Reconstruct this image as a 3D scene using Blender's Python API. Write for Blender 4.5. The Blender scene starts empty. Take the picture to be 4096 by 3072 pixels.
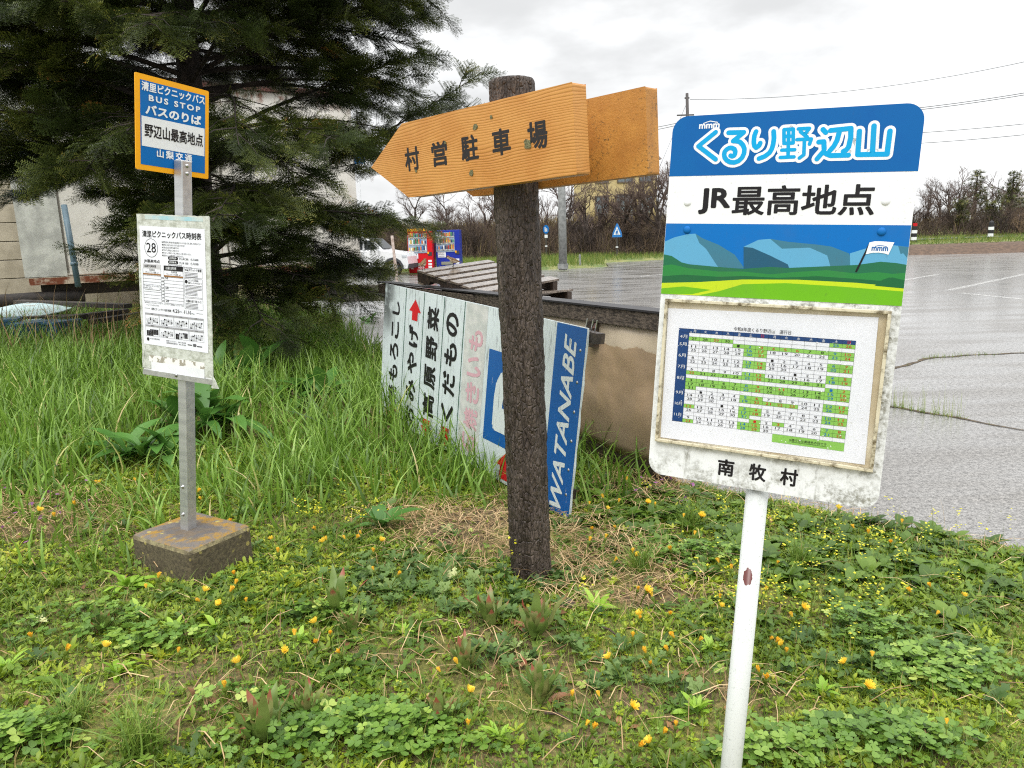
import bpy, math, random, datetime
import numpy as np
from mathutils import Matrix, Vector, noise as mnoise

random.seed(7)
RNG = np.random.default_rng(11)
SC = bpy.context.scene
COL = SC.collection
R_ = math.radians

# ------------------------------------------------------------------ camera
CAMP = np.array([0.0, 0.0, 1.55])
FPX = 740.0
_th = 0.03
_p = math.atan(148 / FPX)
_f = np.array([0, math.cos(_p), -math.sin(_p)])
_r0 = np.array([1.0, 0, 0])
_u0 = np.array([0, math.sin(_p), math.cos(_p)])
_r = math.cos(_th) * _r0 - math.sin(_th) * _u0
_u = math.sin(_th) * _r0 + math.cos(_th) * _u0
cam_d = bpy.data.cameras.new('camera')
cam_d.sensor_width = 36.0
cam_d.lens = FPX / 1024 * 36.0
cam_d.clip_end = 900
cam_d.clip_start = 0.05
cam = bpy.data.objects.new('camera', cam_d)
mw = Matrix.Identity(4)
for i in range(3):
    mw[i][0], mw[i][1], mw[i][2], mw[i][3] = _r[i], _u[i], -_f[i], CAMP[i]
cam.matrix_world = mw
COL.objects.link(cam)
SC.camera = cam

def ray(px, py):                      # a direction through a pixel of the 1024 x 768 frame, unit depth
    return (px - 512) / FPX * _r - (py - 384) / FPX * _u + _f

def at(px, py, depth):
    return CAMP + depth * ray(px, py)

def flat(px, py, z=0.0):
    d = ray(px, py)
    return CAMP + (z - CAMP[2]) / d[2] * d

# ------------------------------------------------------------------ sky and sun (overcast)
world = bpy.data.worlds.new('World')
SC.world = world
world.use_nodes = True
wn = world.node_tree
wn.nodes.clear()
def wnode(t, **k):
    n = wn.nodes.new(t)
    for a, b in k.items():
        setattr(n, a, b)
    return n
def wl(a, b):
    wn.links.new(a, b)
w_out = wnode('ShaderNodeOutputWorld')
w_bg = wnode('ShaderNodeBackground')
w_bg.inputs['Strength'].default_value = 0.1
w_sky = wnode('ShaderNodeTexSky', sky_type='NISHITA', sun_disc=False)
w_sky.sun_elevation = R_(52)
w_sky.sun_rotation = R_(200)
w_tc = wnode('ShaderNodeTexCoord')
w_sep = wnode('ShaderNodeSeparateXYZ')
wl(w_tc.outputs['Generated'], w_sep.inputs[0])
w_map = wnode('ShaderNodeMapping')
w_map.inputs['Scale'].default_value = (1.6, 1.6, 4.2)
w_map.inputs['Location'].default_value = (0.75, 0.2, 0.1)
wl(w_tc.outputs['Generated'], w_map.inputs[0])
w_n = wnode('ShaderNodeTexNoise')
w_n.inputs['Scale'].default_value = 2.1
w_n.inputs['Detail'].default_value = 7
w_n.inputs['Roughness'].default_value = 0.52
wl(w_map.outputs[0], w_n.inputs['Vector'])
w_r = wnode('ShaderNodeMapRange', interpolation_type='SMOOTHSTEP')
w_r.inputs['From Min'].default_value = 0.36
w_r.inputs['From Max'].default_value = 0.64
w_r.inputs['To Min'].default_value = 0.72
w_r.inputs['To Max'].default_value = 1.10
wl(w_n.outputs[0], w_r.inputs['Value'])
w_e = wnode('ShaderNodeMapRange')          # brighter overhead than at the horizon, as an overcast sky is
w_e.inputs['From Min'].default_value = 0.40
w_e.inputs['From Max'].default_value = 1.0
w_e.inputs['To Min'].default_value = 10.2
w_e.inputs['To Max'].default_value = 34.0
wl(w_sep.outputs[2], w_e.inputs['Value'])
w_m = wnode('ShaderNodeMath', operation='MULTIPLY')
wl(w_r.outputs[0], w_m.inputs[0])
wl(w_e.outputs[0], w_m.inputs[1])
w_cl = wnode('ShaderNodeVectorMath', operation='SCALE')
w_cl.inputs[0].default_value = (0.985, 0.995, 1.0)
wl(w_m.outputs[0], w_cl.inputs['Scale'])
w_mix = wnode('ShaderNodeMix', data_type='RGBA')
w_mix.inputs[0].default_value = 0.97
wl(w_sky.outputs[0], w_mix.inputs[6])
wl(w_cl.outputs[0], w_mix.inputs[7])
wl(w_mix.outputs[2], w_bg.inputs['Color'])
wl(w_bg.outputs[0], w_out.inputs[0])

sun_d = bpy.data.lights.new('sun', 'SUN')
sun_d.energy = 1.3
sun_d.angle = R_(24)
sun_d.color = (1.0, 0.97, 0.93)
sun = bpy.data.objects.new('sun', sun_d)
_sd = Vector((math.sin(R_(200)) * math.cos(R_(52)), math.cos(R_(200)) * math.cos(R_(52)), math.sin(R_(52))))
sun.rotation_euler = _sd.to_track_quat('Z', 'Y').to_euler()
COL.objects.link(sun)

SC.view_settings.view_transform = 'Standard'
SC.view_settings.look = 'None'
SC.view_settings.gamma = 1
SC.view_settings.exposure = 0.18
SC.cycles.use_denoising = False
SC.cycles.filter_width = 1.15
SC.cycles.sample_clamp_indirect = 6
SC.cycles.max_bounces = 6
SC.cycles.transparent_max_bounces = 12

# ------------------------------------------------------------------ materials
def lin(r, g, b):                      # 0-255 display values to a linear base colour
    return tuple(((c / 255 + 0.055) / 1.055) ** 2.4 if c > 10 else c / 255 / 12.92 for c in (r, g, b))

class Mat:
    def __init__(s, name):
        s.m = bpy.data.materials.new(name)
        s.m.use_nodes = True
        s.nt = s.m.node_tree
        s.b = s.nt.nodes['Principled BSDF']
        s.out = s.nt.nodes['Material Output']
        s.tc = s.nt.nodes.new('ShaderNodeTexCoord')
    def n(s, t, ins=None, **props):
        n = s.nt.nodes.new(t)
        for k, v in props.items():
            setattr(n, k, v)
        for k, v in (ins or {}).items():
            s.set(n.inputs[k], v)
        return n
    def set(s, sock, v):
        if isinstance(v, bpy.types.NodeSocket):
            s.nt.links.new(v, sock)
        else:
            if sock.type == 'RGBA' and len(v) == 3:
                v = (*v, 1)
            sock.default_value = v
    def math(s, op, a, b=0.0, c=0.0, clamp=False):
        n = s.n('ShaderNodeMath', {0: a, 1: b, 2: c}, operation=op)
        n.use_clamp = clamp
        return n.outputs[0]
    def co(s, scale=(1, 1, 1), loc=(0, 0, 0), rot=(0, 0, 0), src='Object'):
        return s.n('ShaderNodeMapping', {'Vector': s.tc.outputs[src], 'Scale': scale, 'Location': loc, 'Rotation': rot}).outputs[0]
    def noise(s, scale=5, detail=4, rough=0.5, vec=None, dist=0.0):
        ins = {'Scale': scale, 'Detail': detail, 'Roughness': rough, 'Distortion': dist}
        ins['Vector'] = vec if vec is not None else s.tc.outputs['Object']
        return s.n('ShaderNodeTexNoise', ins).outputs[0]
    def vor(s, scale=5, vec=None, feature='F1', out=0):
        return s.n('ShaderNodeTexVoronoi', {'Scale': scale, 'Vector': vec if vec is not None else s.tc.outputs['Object']}, feature=feature).outputs[out]
    def step(s, v, a, b, lo=0.0, hi=1.0):
        return s.n('ShaderNodeMapRange', {'Value': v, 'From Min': a, 'From Max': b, 'To Min': lo, 'To Max': hi}, interpolation_type='SMOOTHSTEP').outputs[0]
    def mix(s, f, a, b):
        return s.n('ShaderNodeMix', {0: f, 6: a, 7: b}, data_type='RGBA').outputs[2]
    def attr(s, name):
        return s.n('ShaderNodeAttribute', attribute_name=name).outputs['Fac']
    def ramp(s, f, stops):
        n = s.n('ShaderNodeValToRGB', {0: f})
        e = n.color_ramp.elements
        while len(e) < len(stops):
            e.new(0.5)
        for el, (p, c) in zip(e, stops):
            el.position = p
            el.color = (*c, 1)
        return n.outputs[0]
    def bump(s, h, strength=0.3, dist=0.01):
        n = s.n('ShaderNodeBump', {'Height': h, 'Strength': strength, 'Distance': dist})
        s.set(s.b.inputs['Normal'], n.outputs[0])
    def base(s, c):
        s.set(s.b.inputs['Base Color'], c)
        return s
    def rough(s, v):
        s.set(s.b.inputs['Roughness'], v)
        return s

def simple(name, c, rough=0.6, c2=None, scale=8, bump=0, bscale=40, metal=0, stretch=(1, 1, 1), lo=0.35, hi=0.65, detail=5):
    k = Mat(name)
    if c2 is None:
        c2 = tuple(x * 0.82 for x in c)
    k.base(k.mix(k.step(k.noise(scale, detail, 0.6, k.co(stretch)), lo, hi), c, c2))
    k.rough(rough)
    k.b.inputs['Metallic'].default_value = metal
    if bump:
        k.bump(k.noise(bscale, 4, 0.6, k.co(stretch)), bump, 0.01)
    return k.m

def leafmat(name, stops, rough=0.45, trans=0.3, spec=0.4):
    k = Mat(name)
    c = k.ramp(k.attr('var'), stops)
    k.base(c).rough(rough)
    k.b.inputs['Specular IOR Level'].default_value = spec
    t = k.n('ShaderNodeBsdfTranslucent', {'Color': c})
    m = k.n('ShaderNodeMixShader', {0: trans, 1: k.b.outputs[0], 2: t.outputs[0]})
    k.nt.links.new(m.outputs[0], k.out.inputs[0])
    return k.m

# ------------------------------------------------------------------ object helpers
def tag(o, label=None, cat=None, group=None, kind=None):
    if label: o['label'] = label
    if cat: o['category'] = cat
    if group: o['group'] = group
    if kind: o['kind'] = kind
    return o

def empty(name, loc=(0, 0, 0), mat=None):
    o = bpy.data.objects.new(name, None)
    COL.objects.link(o)
    o.empty_display_size = 0.1
    if mat is not None:
        o.matrix_world = mat
    else:
        o.location = loc
    return o

def link(name, me, parent=None, mat=None):
    o = bpy.data.objects.new(name, me)
    COL.objects.link(o)
    if parent is not None:
        o.parent = parent
    if mat is not None:
        o.matrix_local = mat
    return o

def frame(c, x, y, z):                 # matrix from an origin and three axes
    m = Matrix.Identity(4)
    for i in range(3):
        m[i][0], m[i][1], m[i][2], m[i][3] = x[i], y[i], z[i], c[i]
    return m

class MB:
    """collects shapes, builds ONE mesh object"""
    def __init__(s):
        s.v, s.f, s.mi = [], [], []
    def add(s, vs, fs, mi=0):
        o = len(s.v)
        s.v += [tuple(map(float, v)) for v in vs]
        s.f += [tuple(o + i for i in f) for f in fs]
        s.mi += [mi] * len(fs)
    def box(s, c, d, mi=0, rot=None, axes=None):
        hx, hy, hz = d[0] / 2, d[1] / 2, d[2] / 2
        vs = [Vector((x, y, z)) for x in (-hx, hx) for y in (-hy, hy) for z in (-hz, hz)]
        if rot is not None:
            vs = [rot @ v for v in vs]
        if axes is not None:
            vs = [Vector(axes[0]) * v.x + Vector(axes[1]) * v.y + Vector(axes[2]) * v.z for v in vs]
        c = Vector(c)
        s.add([v + c for v in vs], [(0, 1, 3, 2), (4, 6, 7, 5), (0, 4, 5, 1), (2, 3, 7, 6), (0, 2, 6, 4), (1, 5, 7, 3)], mi)
    def prism(s, poly, z0, z1, mi=0, side=None):   # 2-D outline in x, y between two z
        n = len(poly)
        s.add([(x, y, z0) for x, y in poly] + [(x, y, z1) for x, y in poly], [tuple(range(n))[::-1], tuple(range(n, 2 * n))], mi)
        s.add([(x, y, z0) for x, y in poly] + [(x, y, z1) for x, y in poly],
              [(i, (i + 1) % n, n + (i + 1) % n, n + i) for i in range(n)], mi if side is None else side)
    def tube(s, pts, rad, k=6, mi=0, cap=True):
        pts = [Vector(p) for p in pts]
        rad = [rad] * len(pts) if isinstance(rad, (int, float)) else rad
        rings, up = [], None
        for i, p in enumerate(pts):
            t = (pts[min(i + 1, len(pts) - 1)] - pts[max(i - 1, 0)]).normalized()
            if up is None:
                up = t.orthogonal().normalized()
            a = (up - t * up.dot(t))
            a = a.normalized() if a.length > 1e-6 else t.orthogonal().normalized()
            up = a
            b = t.cross(a)
            rings.append([p + (a * math.cos(2 * math.pi * j / k) + b * math.sin(2 * math.pi * j / k)) * rad[i] for j in range(k)])
        vs = [v for r in rings for v in r]
        fs = [(i * k + j, i * k + (j + 1) % k, (i + 1) * k + (j + 1) % k, (i + 1) * k + j) for i in range(len(pts) - 1) for j in range(k)]
        if cap:
            fs += [tuple(range(k))[::-1], tuple((len(pts) - 1) * k + j for j in range(k))]
        s.add(vs, fs, mi)
    def dome(s, c, r, nrm=(0, 0, 1), h=0.6, k=10, mi=0):
        n = Vector(nrm).normalized()
        a = n.orthogonal().normalized()
        b = n.cross(a)
        c = Vector(c)
        vs, fs = [], []
        for i in range(3):
            t = i / 3 * math.pi / 2
            vs += [c + (a * math.cos(2 * math.pi * j / k) + b * math.sin(2 * math.pi * j / k)) * r * math.cos(t) + n * r * h * math.sin(t) for j in range(k)]
        vs.append(c + n * r * h)
        fs = [(i * k + j, i * k + (j + 1) % k, (i + 1) * k + (j + 1) % k, (i + 1) * k + j) for i in range(2) for j in range(k)]
        fs += [(2 * k + j, 2 * k + (j + 1) % k, 3 * k) for j in range(k)]
        s.add(vs, fs, mi)
    def build(s, name, mats, parent=None, mat=None, smooth=False, bevel=0, label=None):
        me = bpy.data.meshes.new(name)
        me.from_pydata(s.v, [], s.f)
        mats = mats if isinstance(mats, (list, tuple)) else [mats]
        for m in mats:
            me.materials.append(m)
        if len(mats) > 1:
            me.polygons.foreach_set('material_index', s.mi)
        if smooth:
            me.polygons.foreach_set('use_smooth', [True] * len(me.polygons))
        o = link(name, me, parent, mat)
        if bevel:
            b = o.modifiers.new('bevel', 'BEVEL')
            b.width = bevel
            b.segments = 2
            b.limit_method = 'ANGLE'
        if label:
            o['label'] = label
        return o

def np_mesh(name, V, F, mats, parent=None, var=None, smooth=False, mi=None):
    me = bpy.data.meshes.new(name)
    V = np.asarray(V, np.float32)
    F = np.asarray(F, np.int32)
    n, c = F.shape
    me.vertices.add(len(V))
    me.vertices.foreach_set('co', V.ravel())
    me.loops.add(n * c)
    me.loops.foreach_set('vertex_index', F.ravel())
    me.polygons.add(n)
    me.polygons.foreach_set('loop_start', np.arange(0, n * c, c, dtype=np.int32))
    me.polygons.foreach_set('loop_total', np.full(n, c, np.int32))
    if mi is not None:
        me.polygons.foreach_set('material_index', np.asarray(mi, np.int32))
    if smooth:
        me.polygons.foreach_set('use_smooth', np.ones(n, bool))
    me.update(calc_edges=True)
    if var is not None:
        a = me.attributes.new('var', 'FLOAT', 'POINT')
        a.data.foreach_set('value', np.asarray(var, np.float32))
    for m in (mats if isinstance(mats, (list, tuple)) else [mats]):
        me.materials.append(m)
    return link(name, me, parent)

def rotz(a):
    c, s, z, o = np.cos(a), np.sin(a), np.zeros_like(a), np.ones_like(a)
    return np.stack([np.stack([c, -s, z], -1), np.stack([s, c, z], -1), np.stack([z, z, o], -1)], -2)

def rotx(a):
    c, s, z, o = np.cos(a), np.sin(a), np.zeros_like(a), np.ones_like(a)
    return np.stack([np.stack([o, z, z], -1), np.stack([z, c, -s], -1), np.stack([z, s, c], -1)], -2)

def scatter(TV, TF, pos, yaw, scale, tilt=None, tiltdir=None, var=None, tvar=None):
    """copies of one template as one vertex/face array"""
    TV = np.asarray(TV, float)
    TF = np.asarray(TF, int)
    n = len(pos)
    Rm = rotz(yaw)
    if tilt is not None:
        td = np.zeros(n) if tiltdir is None else tiltdir
        Rm = rotz(td) @ rotx(tilt) @ rotz(-td) @ Rm
    sc = np.asarray(scale)
    if sc.ndim == 1:
        sc = sc[:, None]
    V = np.einsum('nij,nkj->nki', Rm, TV[None] * sc[:, None, :]) + pos[:, None, :]
    F = TF[None] + (np.arange(n) * len(TV))[:, None, None]
    vv = np.repeat(var if var is not None else RNG.random(n), len(TV)).astype(float)
    if tvar is not None:
        vv = np.clip(vv + np.tile(tvar, n), 0, 1)
    return V.reshape(-1, 3), F.reshape(-1, TF.shape[1]), vv

def merge(parts):
    V, F, A, o = [], [], [], 0
    for v, f, a in parts:
        V.append(v); F.append(f + o); A.append(a); o += len(v)
    return np.concatenate(V), np.concatenate(F), np.concatenate(A)

# ------------------------------------------------------------------ flat print on signs
_tcache = {}
def text2d(body, off=0.0, shear=0.0, space=1.0):
    key = (body, off, shear, space)
    if key not in _tcache:
        c = bpy.data.curves.new('t', 'FONT')
        c.body = body
        c.resolution_u = 3
        c.shear = shear
        c.space_character = space
        o = bpy.data.objects.new('t', c)
        COL.objects.link(o)
        bpy.context.view_layer.update()
        ev = o.evaluated_get(bpy.context.evaluated_depsgraph_get())
        me = bpy.data.meshes.new_from_object(ev)
        v = np.array([w.co[:2] for w in me.vertices]).reshape(-1, 2)
        f = [tuple(p.vertices) for p in me.polygons]
        bpy.data.objects.remove(o)
        bpy.data.curves.remove(c)
        bpy.data.meshes.remove(me)
        if off > 0:                     # heavier strokes: the same outlines again, a little to each side
            vs, fs = [v], list(f)
            K = 10
            for j in range(K):
                o2 = len(v) * (j + 1)
                vs.append(v + off * np.array([math.cos(2 * math.pi * j / K), math.sin(2 * math.pi * j / K)]))
                fs += [tuple(i + o2 for i in q) for q in f]
            v, f = np.concatenate(vs), fs
        _tcache[key] = (v, f)
    return _tcache[key]

def clip(poly, x0, y0, x1, y1):
    for ax, lim, sg in ((0, x0, 1), (0, x1, -1), (1, y0, 1), (1, y1, -1)):
        out = []
        for i in range(len(poly)):
            a, b = poly[i - 1], poly[i]
            ia, ib = (a[ax] - lim) * sg >= 0, (b[ax] - lim) * sg >= 0
            if ia != ib:
                t = (lim - a[ax]) / (b[ax] - a[ax])
                out.append((a[0] + t * (b[0] - a[0]), a[1] + t * (b[1] - a[1])))
            if ib:
                out.append(b)
        poly = out
        if not poly:
            return []
    return poly

class Print(MB):
    def poly(s, p, z, mi=0):
        if len(p) > 2:
            a = sum(p[i - 1][0] * p[i][1] - p[i][0] * p[i - 1][1] for i in range(len(p)))
            p = p if a > 0 else p[::-1]
            s.add([(x, y, z) for x, y in p], [tuple(range(len(p)))], mi)
    def rect(s, x0, y0, x1, y1, z, mi=0):
        s.poly([(x0, y0), (x1, y0), (x1, y1), (x0, y1)], z, mi)
    def line(s, x0, y0, x1, y1, w, z, mi=0):
        d = np.array([x1 - x0, y1 - y0])
        d = d / (np.linalg.norm(d) + 1e-9) * w / 2
        s.poly([(x0 + d[1], y0 - d[0]), (x1 + d[1], y1 - d[0]), (x1 - d[1], y1 + d[0]), (x0 - d[1], y0 + d[0])], z, mi)
    def box_line(s, x0, y0, x1, y1, w, z, mi=0):
        s.rect(x0, y0, x1, y0 + w, z, mi); s.rect(x0, y1 - w, x1, y1, z, mi)
        s.rect(x0, y0 + w, x0 + w, y1 - w, z, mi); s.rect(x1 - w, y0 + w, x1, y1 - w, z, mi)
    def disc(s, x, y, r, z, mi=0, k=20, ry=None):
        ry = ry or r
        s.poly([(x + r * math.cos(2 * math.pi * j / k), y + ry * math.sin(2 * math.pi * j / k)) for j in range(k)], z, mi)
    def ring(s, x, y, rx, ry, w, z, mi=0, k=36):
        for j in range(k):
            a, b = 2 * math.pi * j / k, 2 * math.pi * (j + 1) / k
            s.poly([(x + rx * math.cos(a), y + ry * math.sin(a)), (x + rx * math.cos(b), y + ry * math.sin(b)),
                    (x + (rx - w) * math.cos(b), y + (ry - w) * math.sin(b)), (x + (rx - w) * math.cos(a), y + (ry - w) * math.sin(a))], z, mi)
    def stroke(s, pts, w, z, mi=0, dz=1e-5):
        """a rounded pen stroke; its overlapping pieces are stacked by a hair"""
        pts = [np.array(p, float) for p in pts]
        for i, p in enumerate(pts):
            s.disc(p[0], p[1], w / 2, z + dz * (2 * i), mi, 14)
            if i + 1 < len(pts):
                s.line(*p, *pts[i + 1], w, z + dz * (2 * i + 1), mi)
    def text(s, body, x0, y0, x1, y1, z, mi=0, off=0.0, shear=0.0, ccw=False, space=1.0, keep=False):
        """fits the words into a box; ccw turns them a quarter turn to read upward"""
        v, f = text2d(body, off, shear, space)
        lo, hi = v.min(0), v.max(0)
        t = (v - lo) / (hi - lo)
        if ccw:
            p = np.c_[x1 - t[:, 1] * (x1 - x0), y0 + t[:, 0] * (y1 - y0)]
        elif keep:
            k = (y1 - y0) / (hi[1] - lo[1])
            q = (v - lo) * k
            p = np.c_[(x0 + x1) / 2 + q[:, 0] - (hi[0] - lo[0]) * k / 2, y0 + q[:, 1]]
        else:
            p = np.c_[x0 + t[:, 0] * (x1 - x0), y0 + t[:, 1] * (y1 - y0)]
        m = len(p) // 11 if off > 0 else len(p)
        s.add([(a, b, z + 1.2e-5 * (i // m)) for i, (a, b) in enumerate(p)], f, mi)

def rounded(x0, y0, x1, y1, r, k=8):
    out = []
    for cx, cy, a0 in ((x1 - r, y1 - r, 0), (x0 + r, y1 - r, 90), (x0 + r, y0 + r, 180), (x1 - r, y0 + r, 270)):
        for j in range(k + 1):
            a = R_(a0 + 90 * j / k)
            out.append((cx + r * math.cos(a), cy + r * math.sin(a)))
    return out

# ================================================================== THE SETTING
EDGE = np.array([(14, -7.5), (6.0, 0.2), (3.4, 2.45), (2.44, 3.3), (1.93, 3.72), (1.06, 4.42), (0.62, 4.95), (-1.35, 8.5), (-3.6, 14.0), (-6.4, 20.5), (-8.6, 27), (-9.5, 33)], float)
FAR = np.array([(-9.5, 33.0), (-5.0, 33.2), (-1.5, 33.6), (2.2, 33.9), (4.7, 35.2), (5.2, 40.0), (10, 42.5), (16, 40.5), (22, 37.4), (34, 36.8), (70, 36.0)], float)

def seg_dist(P, L):
    best = np.full(len(P), 1e9); sg = np.zeros(len(P))
    for a, b in zip(L[:-1], L[1:]):
        d = b - a
        t = np.clip(((P - a) @ d) / (d @ d), 0, 1)
        q = P - (a + t[:, None] * d)
        r = np.hypot(q[:, 0], q[:, 1])
        c = d[0] * (P[:, 1] - a[1]) - d[1] * (P[:, 0] - a[0])
        m = r < best
        best[m] = r[m]; sg[m] = np.sign(c[m])
    return best, sg

def sstep(x, a, b):
    t = np.clip((x - a) / (b - a), 0, 1)
    return t * t * (3 - 2 * t)

def vnoise(x, y, seed=0):
    def h(i, j):
        n = np.sin(i * 127.1 + j * 311.7 + seed * 74.7) * 43758.5453
        return n - np.floor(n)
    i, j = np.floor(x), np.floor(y)
    fx, fy = x - i, y - j
    fx, fy = fx * fx * (3 - 2 * fx), fy * fy * (3 - 2 * fy)
    return (h(i, j) * (1 - fx) + h(i + 1, j) * fx) * (1 - fy) + (h(i, j + 1) * (1 - fx) + h(i + 1, j + 1) * fx) * fy

def edge_d(x, y):                      # metres inside the grass, negative out on the asphalt
    P = np.c_[np.ravel(x), np.ravel(y)].astype(float)
    d, s = seg_dist(P, EDGE)
    out = d * np.where(s == 0, 1, s)
    f, t = seg_dist(P, FAR)
    fo = f * np.where(t == 0, 1, t)
    return np.where((P[:, 1] > 31) , np.maximum(fo, np.where(P[:, 0] < -9.4, 5.0, fo)), -out * -1).reshape(np.shape(x)), fo.reshape(np.shape(x))

def gz(x, y):
    x, y = np.asarray(x, float), np.asarray(y, float)
    d, fo = edge_d(x, y)
    near = y < 31
    t = np.clip(-x + 0.2, 0, 4.0)
    z = 0.04 + 0.09 * t + 0.025 * (vnoise(x * 1.7, y * 1.7) - 0.5) + 0.03 * (vnoise(x * 0.6, y * 0.6, 3) - 0.5)
    zn = -0.07 + (z + 0.07) * sstep(d + 0.06 * (vnoise(x * 5, y * 5, 5) - 0.5), -0.05, 0.16)
    bank = 2.3 * sstep(y, 47, 62) * sstep(-x, -22, -13) + 0.95 * sstep(y, 44, 66) * sstep(x, 12, 22)
    soil = 0.38 * sstep(fo, 0.0, 1.1) * sstep(x, 17, 21)
    zf = -0.07 + (0.12 + 0.05 * vnoise(x * 0.4, y * 0.4, 9) + 0.015 * np.clip(fo, 0, 8)) * sstep(fo, -0.05, 0.3) + soil + bank
    left = sstep(-x, 6.0, 9.5) * 0.35
    return np.where(near, zn, zf + left * 0)

def gz1(x, y):
    return float(gz(np.array([x]), np.array([y]))[0])

def on_ground(px, py):                 # where a pixel's ray meets the terrain
    d = ray(px, py)
    z = 0.1
    for _ in range(12):
        p = CAMP + (z - 1.55) / d[2] * d
        z = gz1(p[0], p[1])
    return Vector((p[0], p[1], z))

# --- ground sheet
xs = np.concatenate([np.arange(-130, -12, 4.0), np.arange(-12, 6, 0.09), np.arange(6, 131, 3.0)])
ys = np.concatenate([np.arange(-8, 0, 0.8), np.arange(0, 13, 0.09), np.arange(13, 33, 0.6), np.arange(33, 48, 0.45), np.arange(48, 260, 4.0)])
GX, GY = np.meshgrid(xs, ys)
GZ = gz(GX.ravel(), GY.ravel())
nx, ny = len(xs), len(ys)
idx = np.arange(nx * ny).reshape(ny, nx)
GF = np.stack([idx[:-1, :-1], idx[:-1, 1:], idx[1:, 1:], idx[1:, :-1]], -1).reshape(-1, 4)
k = Mat('ground_soil')
mo = k.step(k.noise(2.2, 6, 0.62), 0.4, 0.62)
fi = k.step(k.noise(34, 5, 0.7), 0.36, 0.66)
soil = k.mix(fi, lin(74, 60, 40), lin(132, 112, 76))
moss = k.mix(fi, lin(90, 94, 36), lin(142, 142, 62))
c = k.mix(mo, soil, moss)
sep = k.n('ShaderNodeSeparateXYZ', {0: k.n('ShaderNodeNewGeometry').outputs['Position']})
fy = k.step(sep.outputs[1], 30, 34)
vg = k.mix(k.step(k.noise(1.1, 5, 0.6), 0.4, 0.6), lin(86, 104, 48), lin(128, 128, 74))
br = k.mix(k.step(k.noise(6, 5, 0.6), 0.35, 0.65), lin(74, 58, 46), lin(98, 78, 62))
bm = k.math('MULTIPLY', k.step(sep.outputs[0], 17, 20), k.math('SUBTRACT', 1.0, k.step(sep.outputs[1], 39.6, 40.4)))
c = k.mix(fy, c, k.mix(bm, vg, br))
k.base(c).rough(0.85)
k.bump(k.noise(60, 5, 0.7), 0.6, 0.02)
M_GROUND = k.m
ground = np_mesh('ground', np.c_[GX.ravel(), GY.ravel(), GZ], GF, M_GROUND, smooth=True)
tag(ground, kind='structure')

# --- wet asphalt car park
k = Mat('wet_asphalt')
agg = k.vor(85)
fine = k.math('ADD', k.math('MULTIPLY', k.noise(95, 3, 0.7), .5), k.math('MULTIPLY', k.noise(30, 5, 0.8), .5))
wet = k.step(k.noise(1.0, 5, 0.6, k.co((0.35, 1.6, 1))), 0.38, 0.66)
big = k.step(k.noise(0.45, 4, 0.55), 0.35, 0.7)
c = k.mix(k.step(fine, 0.38, 0.64), lin(62, 60, 57), lin(150, 146, 140))
c = k.mix(k.math('MULTIPLY', k.step(agg, 0.15, 0.02), 0.5), c, lin(206, 201, 194))
c = k.mix(k.math('MULTIPLY', big, 0.25), c, lin(86, 83, 80))
k.base(c)
k.rough(k.step(k.math('ADD', k.math('MULTIPLY', wet, 0.7), k.math('MULTIPLY', fine, 0.4)), 0.2, 0.9, 0.5, 0.18))
k.b.inputs['Specular IOR Level'].default_value = 0.6
k.set(k.b.inputs['Coat Weight'], k.math('MULTIPLY', k.math('ADD', wet, .5), k.step(fine, .36, .58)))
k.b.inputs['Coat Roughness'].default_value = 0.16
k.bump(k.math('ADD', agg, fine), 0.55, 0.006)
M_ASPH = k.m
apoly = [tuple(p) for p in EDGE] + [tuple(p) for p in FAR[1:]] + [(70, -7.5)]
mb = MB()
def jag(L):
    out = []
    for a, b in zip(L[:-1], L[1:]):
        a, b = np.array(a), np.array(b)
        n = max(1, int(np.linalg.norm(b - a) / 0.12)) if min(np.hypot(*a), np.hypot(*b)) < 12 else max(1, int(np.linalg.norm(b - a) / 0.8))
        for i in range(n):
            p = a + (b - a) * i / n
            out.append((p[0] + 0.05 * (vnoise(p[0] * 6, p[1] * 6, 2) - 0.5) * (i > 0), p[1] + 0.06 * (vnoise(p[0] * 6, p[1] * 6, 8) - 0.5) * (i > 0)))
    return out + [tuple(L[-1])]
ap = jag([tuple(p) for p in EDGE]) + jag([tuple(p) for p in FAR])[1:] + [(70, -7.5)]
mb.add([(x, y, 0) for x, y in ap], [tuple(range(len(ap)))[::-1]])
asph = mb.build('car_park', M_ASPH)
tag(asph, kind='structure')

# --- painted lines, worn
k = Mat('worn_road_paint')
al = k.step(k.noise(14, 5, 0.7), 0.36, 0.6)
tr = k.n('ShaderNodeBsdfTransparent')
k.base(lin(215, 215, 212)).rough(0.5)
mx = k.n('ShaderNodeMixShader', {0: k.math('MULTIPLY', al, 0.5), 1: tr.outputs[0], 2: k.b.outputs[0]})
k.nt.links.new(mx.outputs[0], k.out.inputs[0])
mb = MB()
for a, b, w in (((948, 290.5), (1040, 271), 0.16), ((640, 276.5), (712, 270), 0.16), ((560, 269), (640, 264.3), 0.16), ((900, 281), (940, 274), 0.14), ((1030, 300), (960, 293), 0.14)):
    p, q = flat(*a), flat(*b)
    d = (q - p)[:2]; d = d / np.linalg.norm(d) * w / 2
    mb.add([(p[0] + d[1], p[1] - d[0], .004), (q[0] + d[1], q[1] - d[0], .004), (q[0] - d[1], q[1] + d[0], .004), (p[0] - d[1], p[1] + d[0], .004)], [(0, 1, 2, 3)])
tag(mb.build('parking_lines', k.m), kind='structure')

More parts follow.
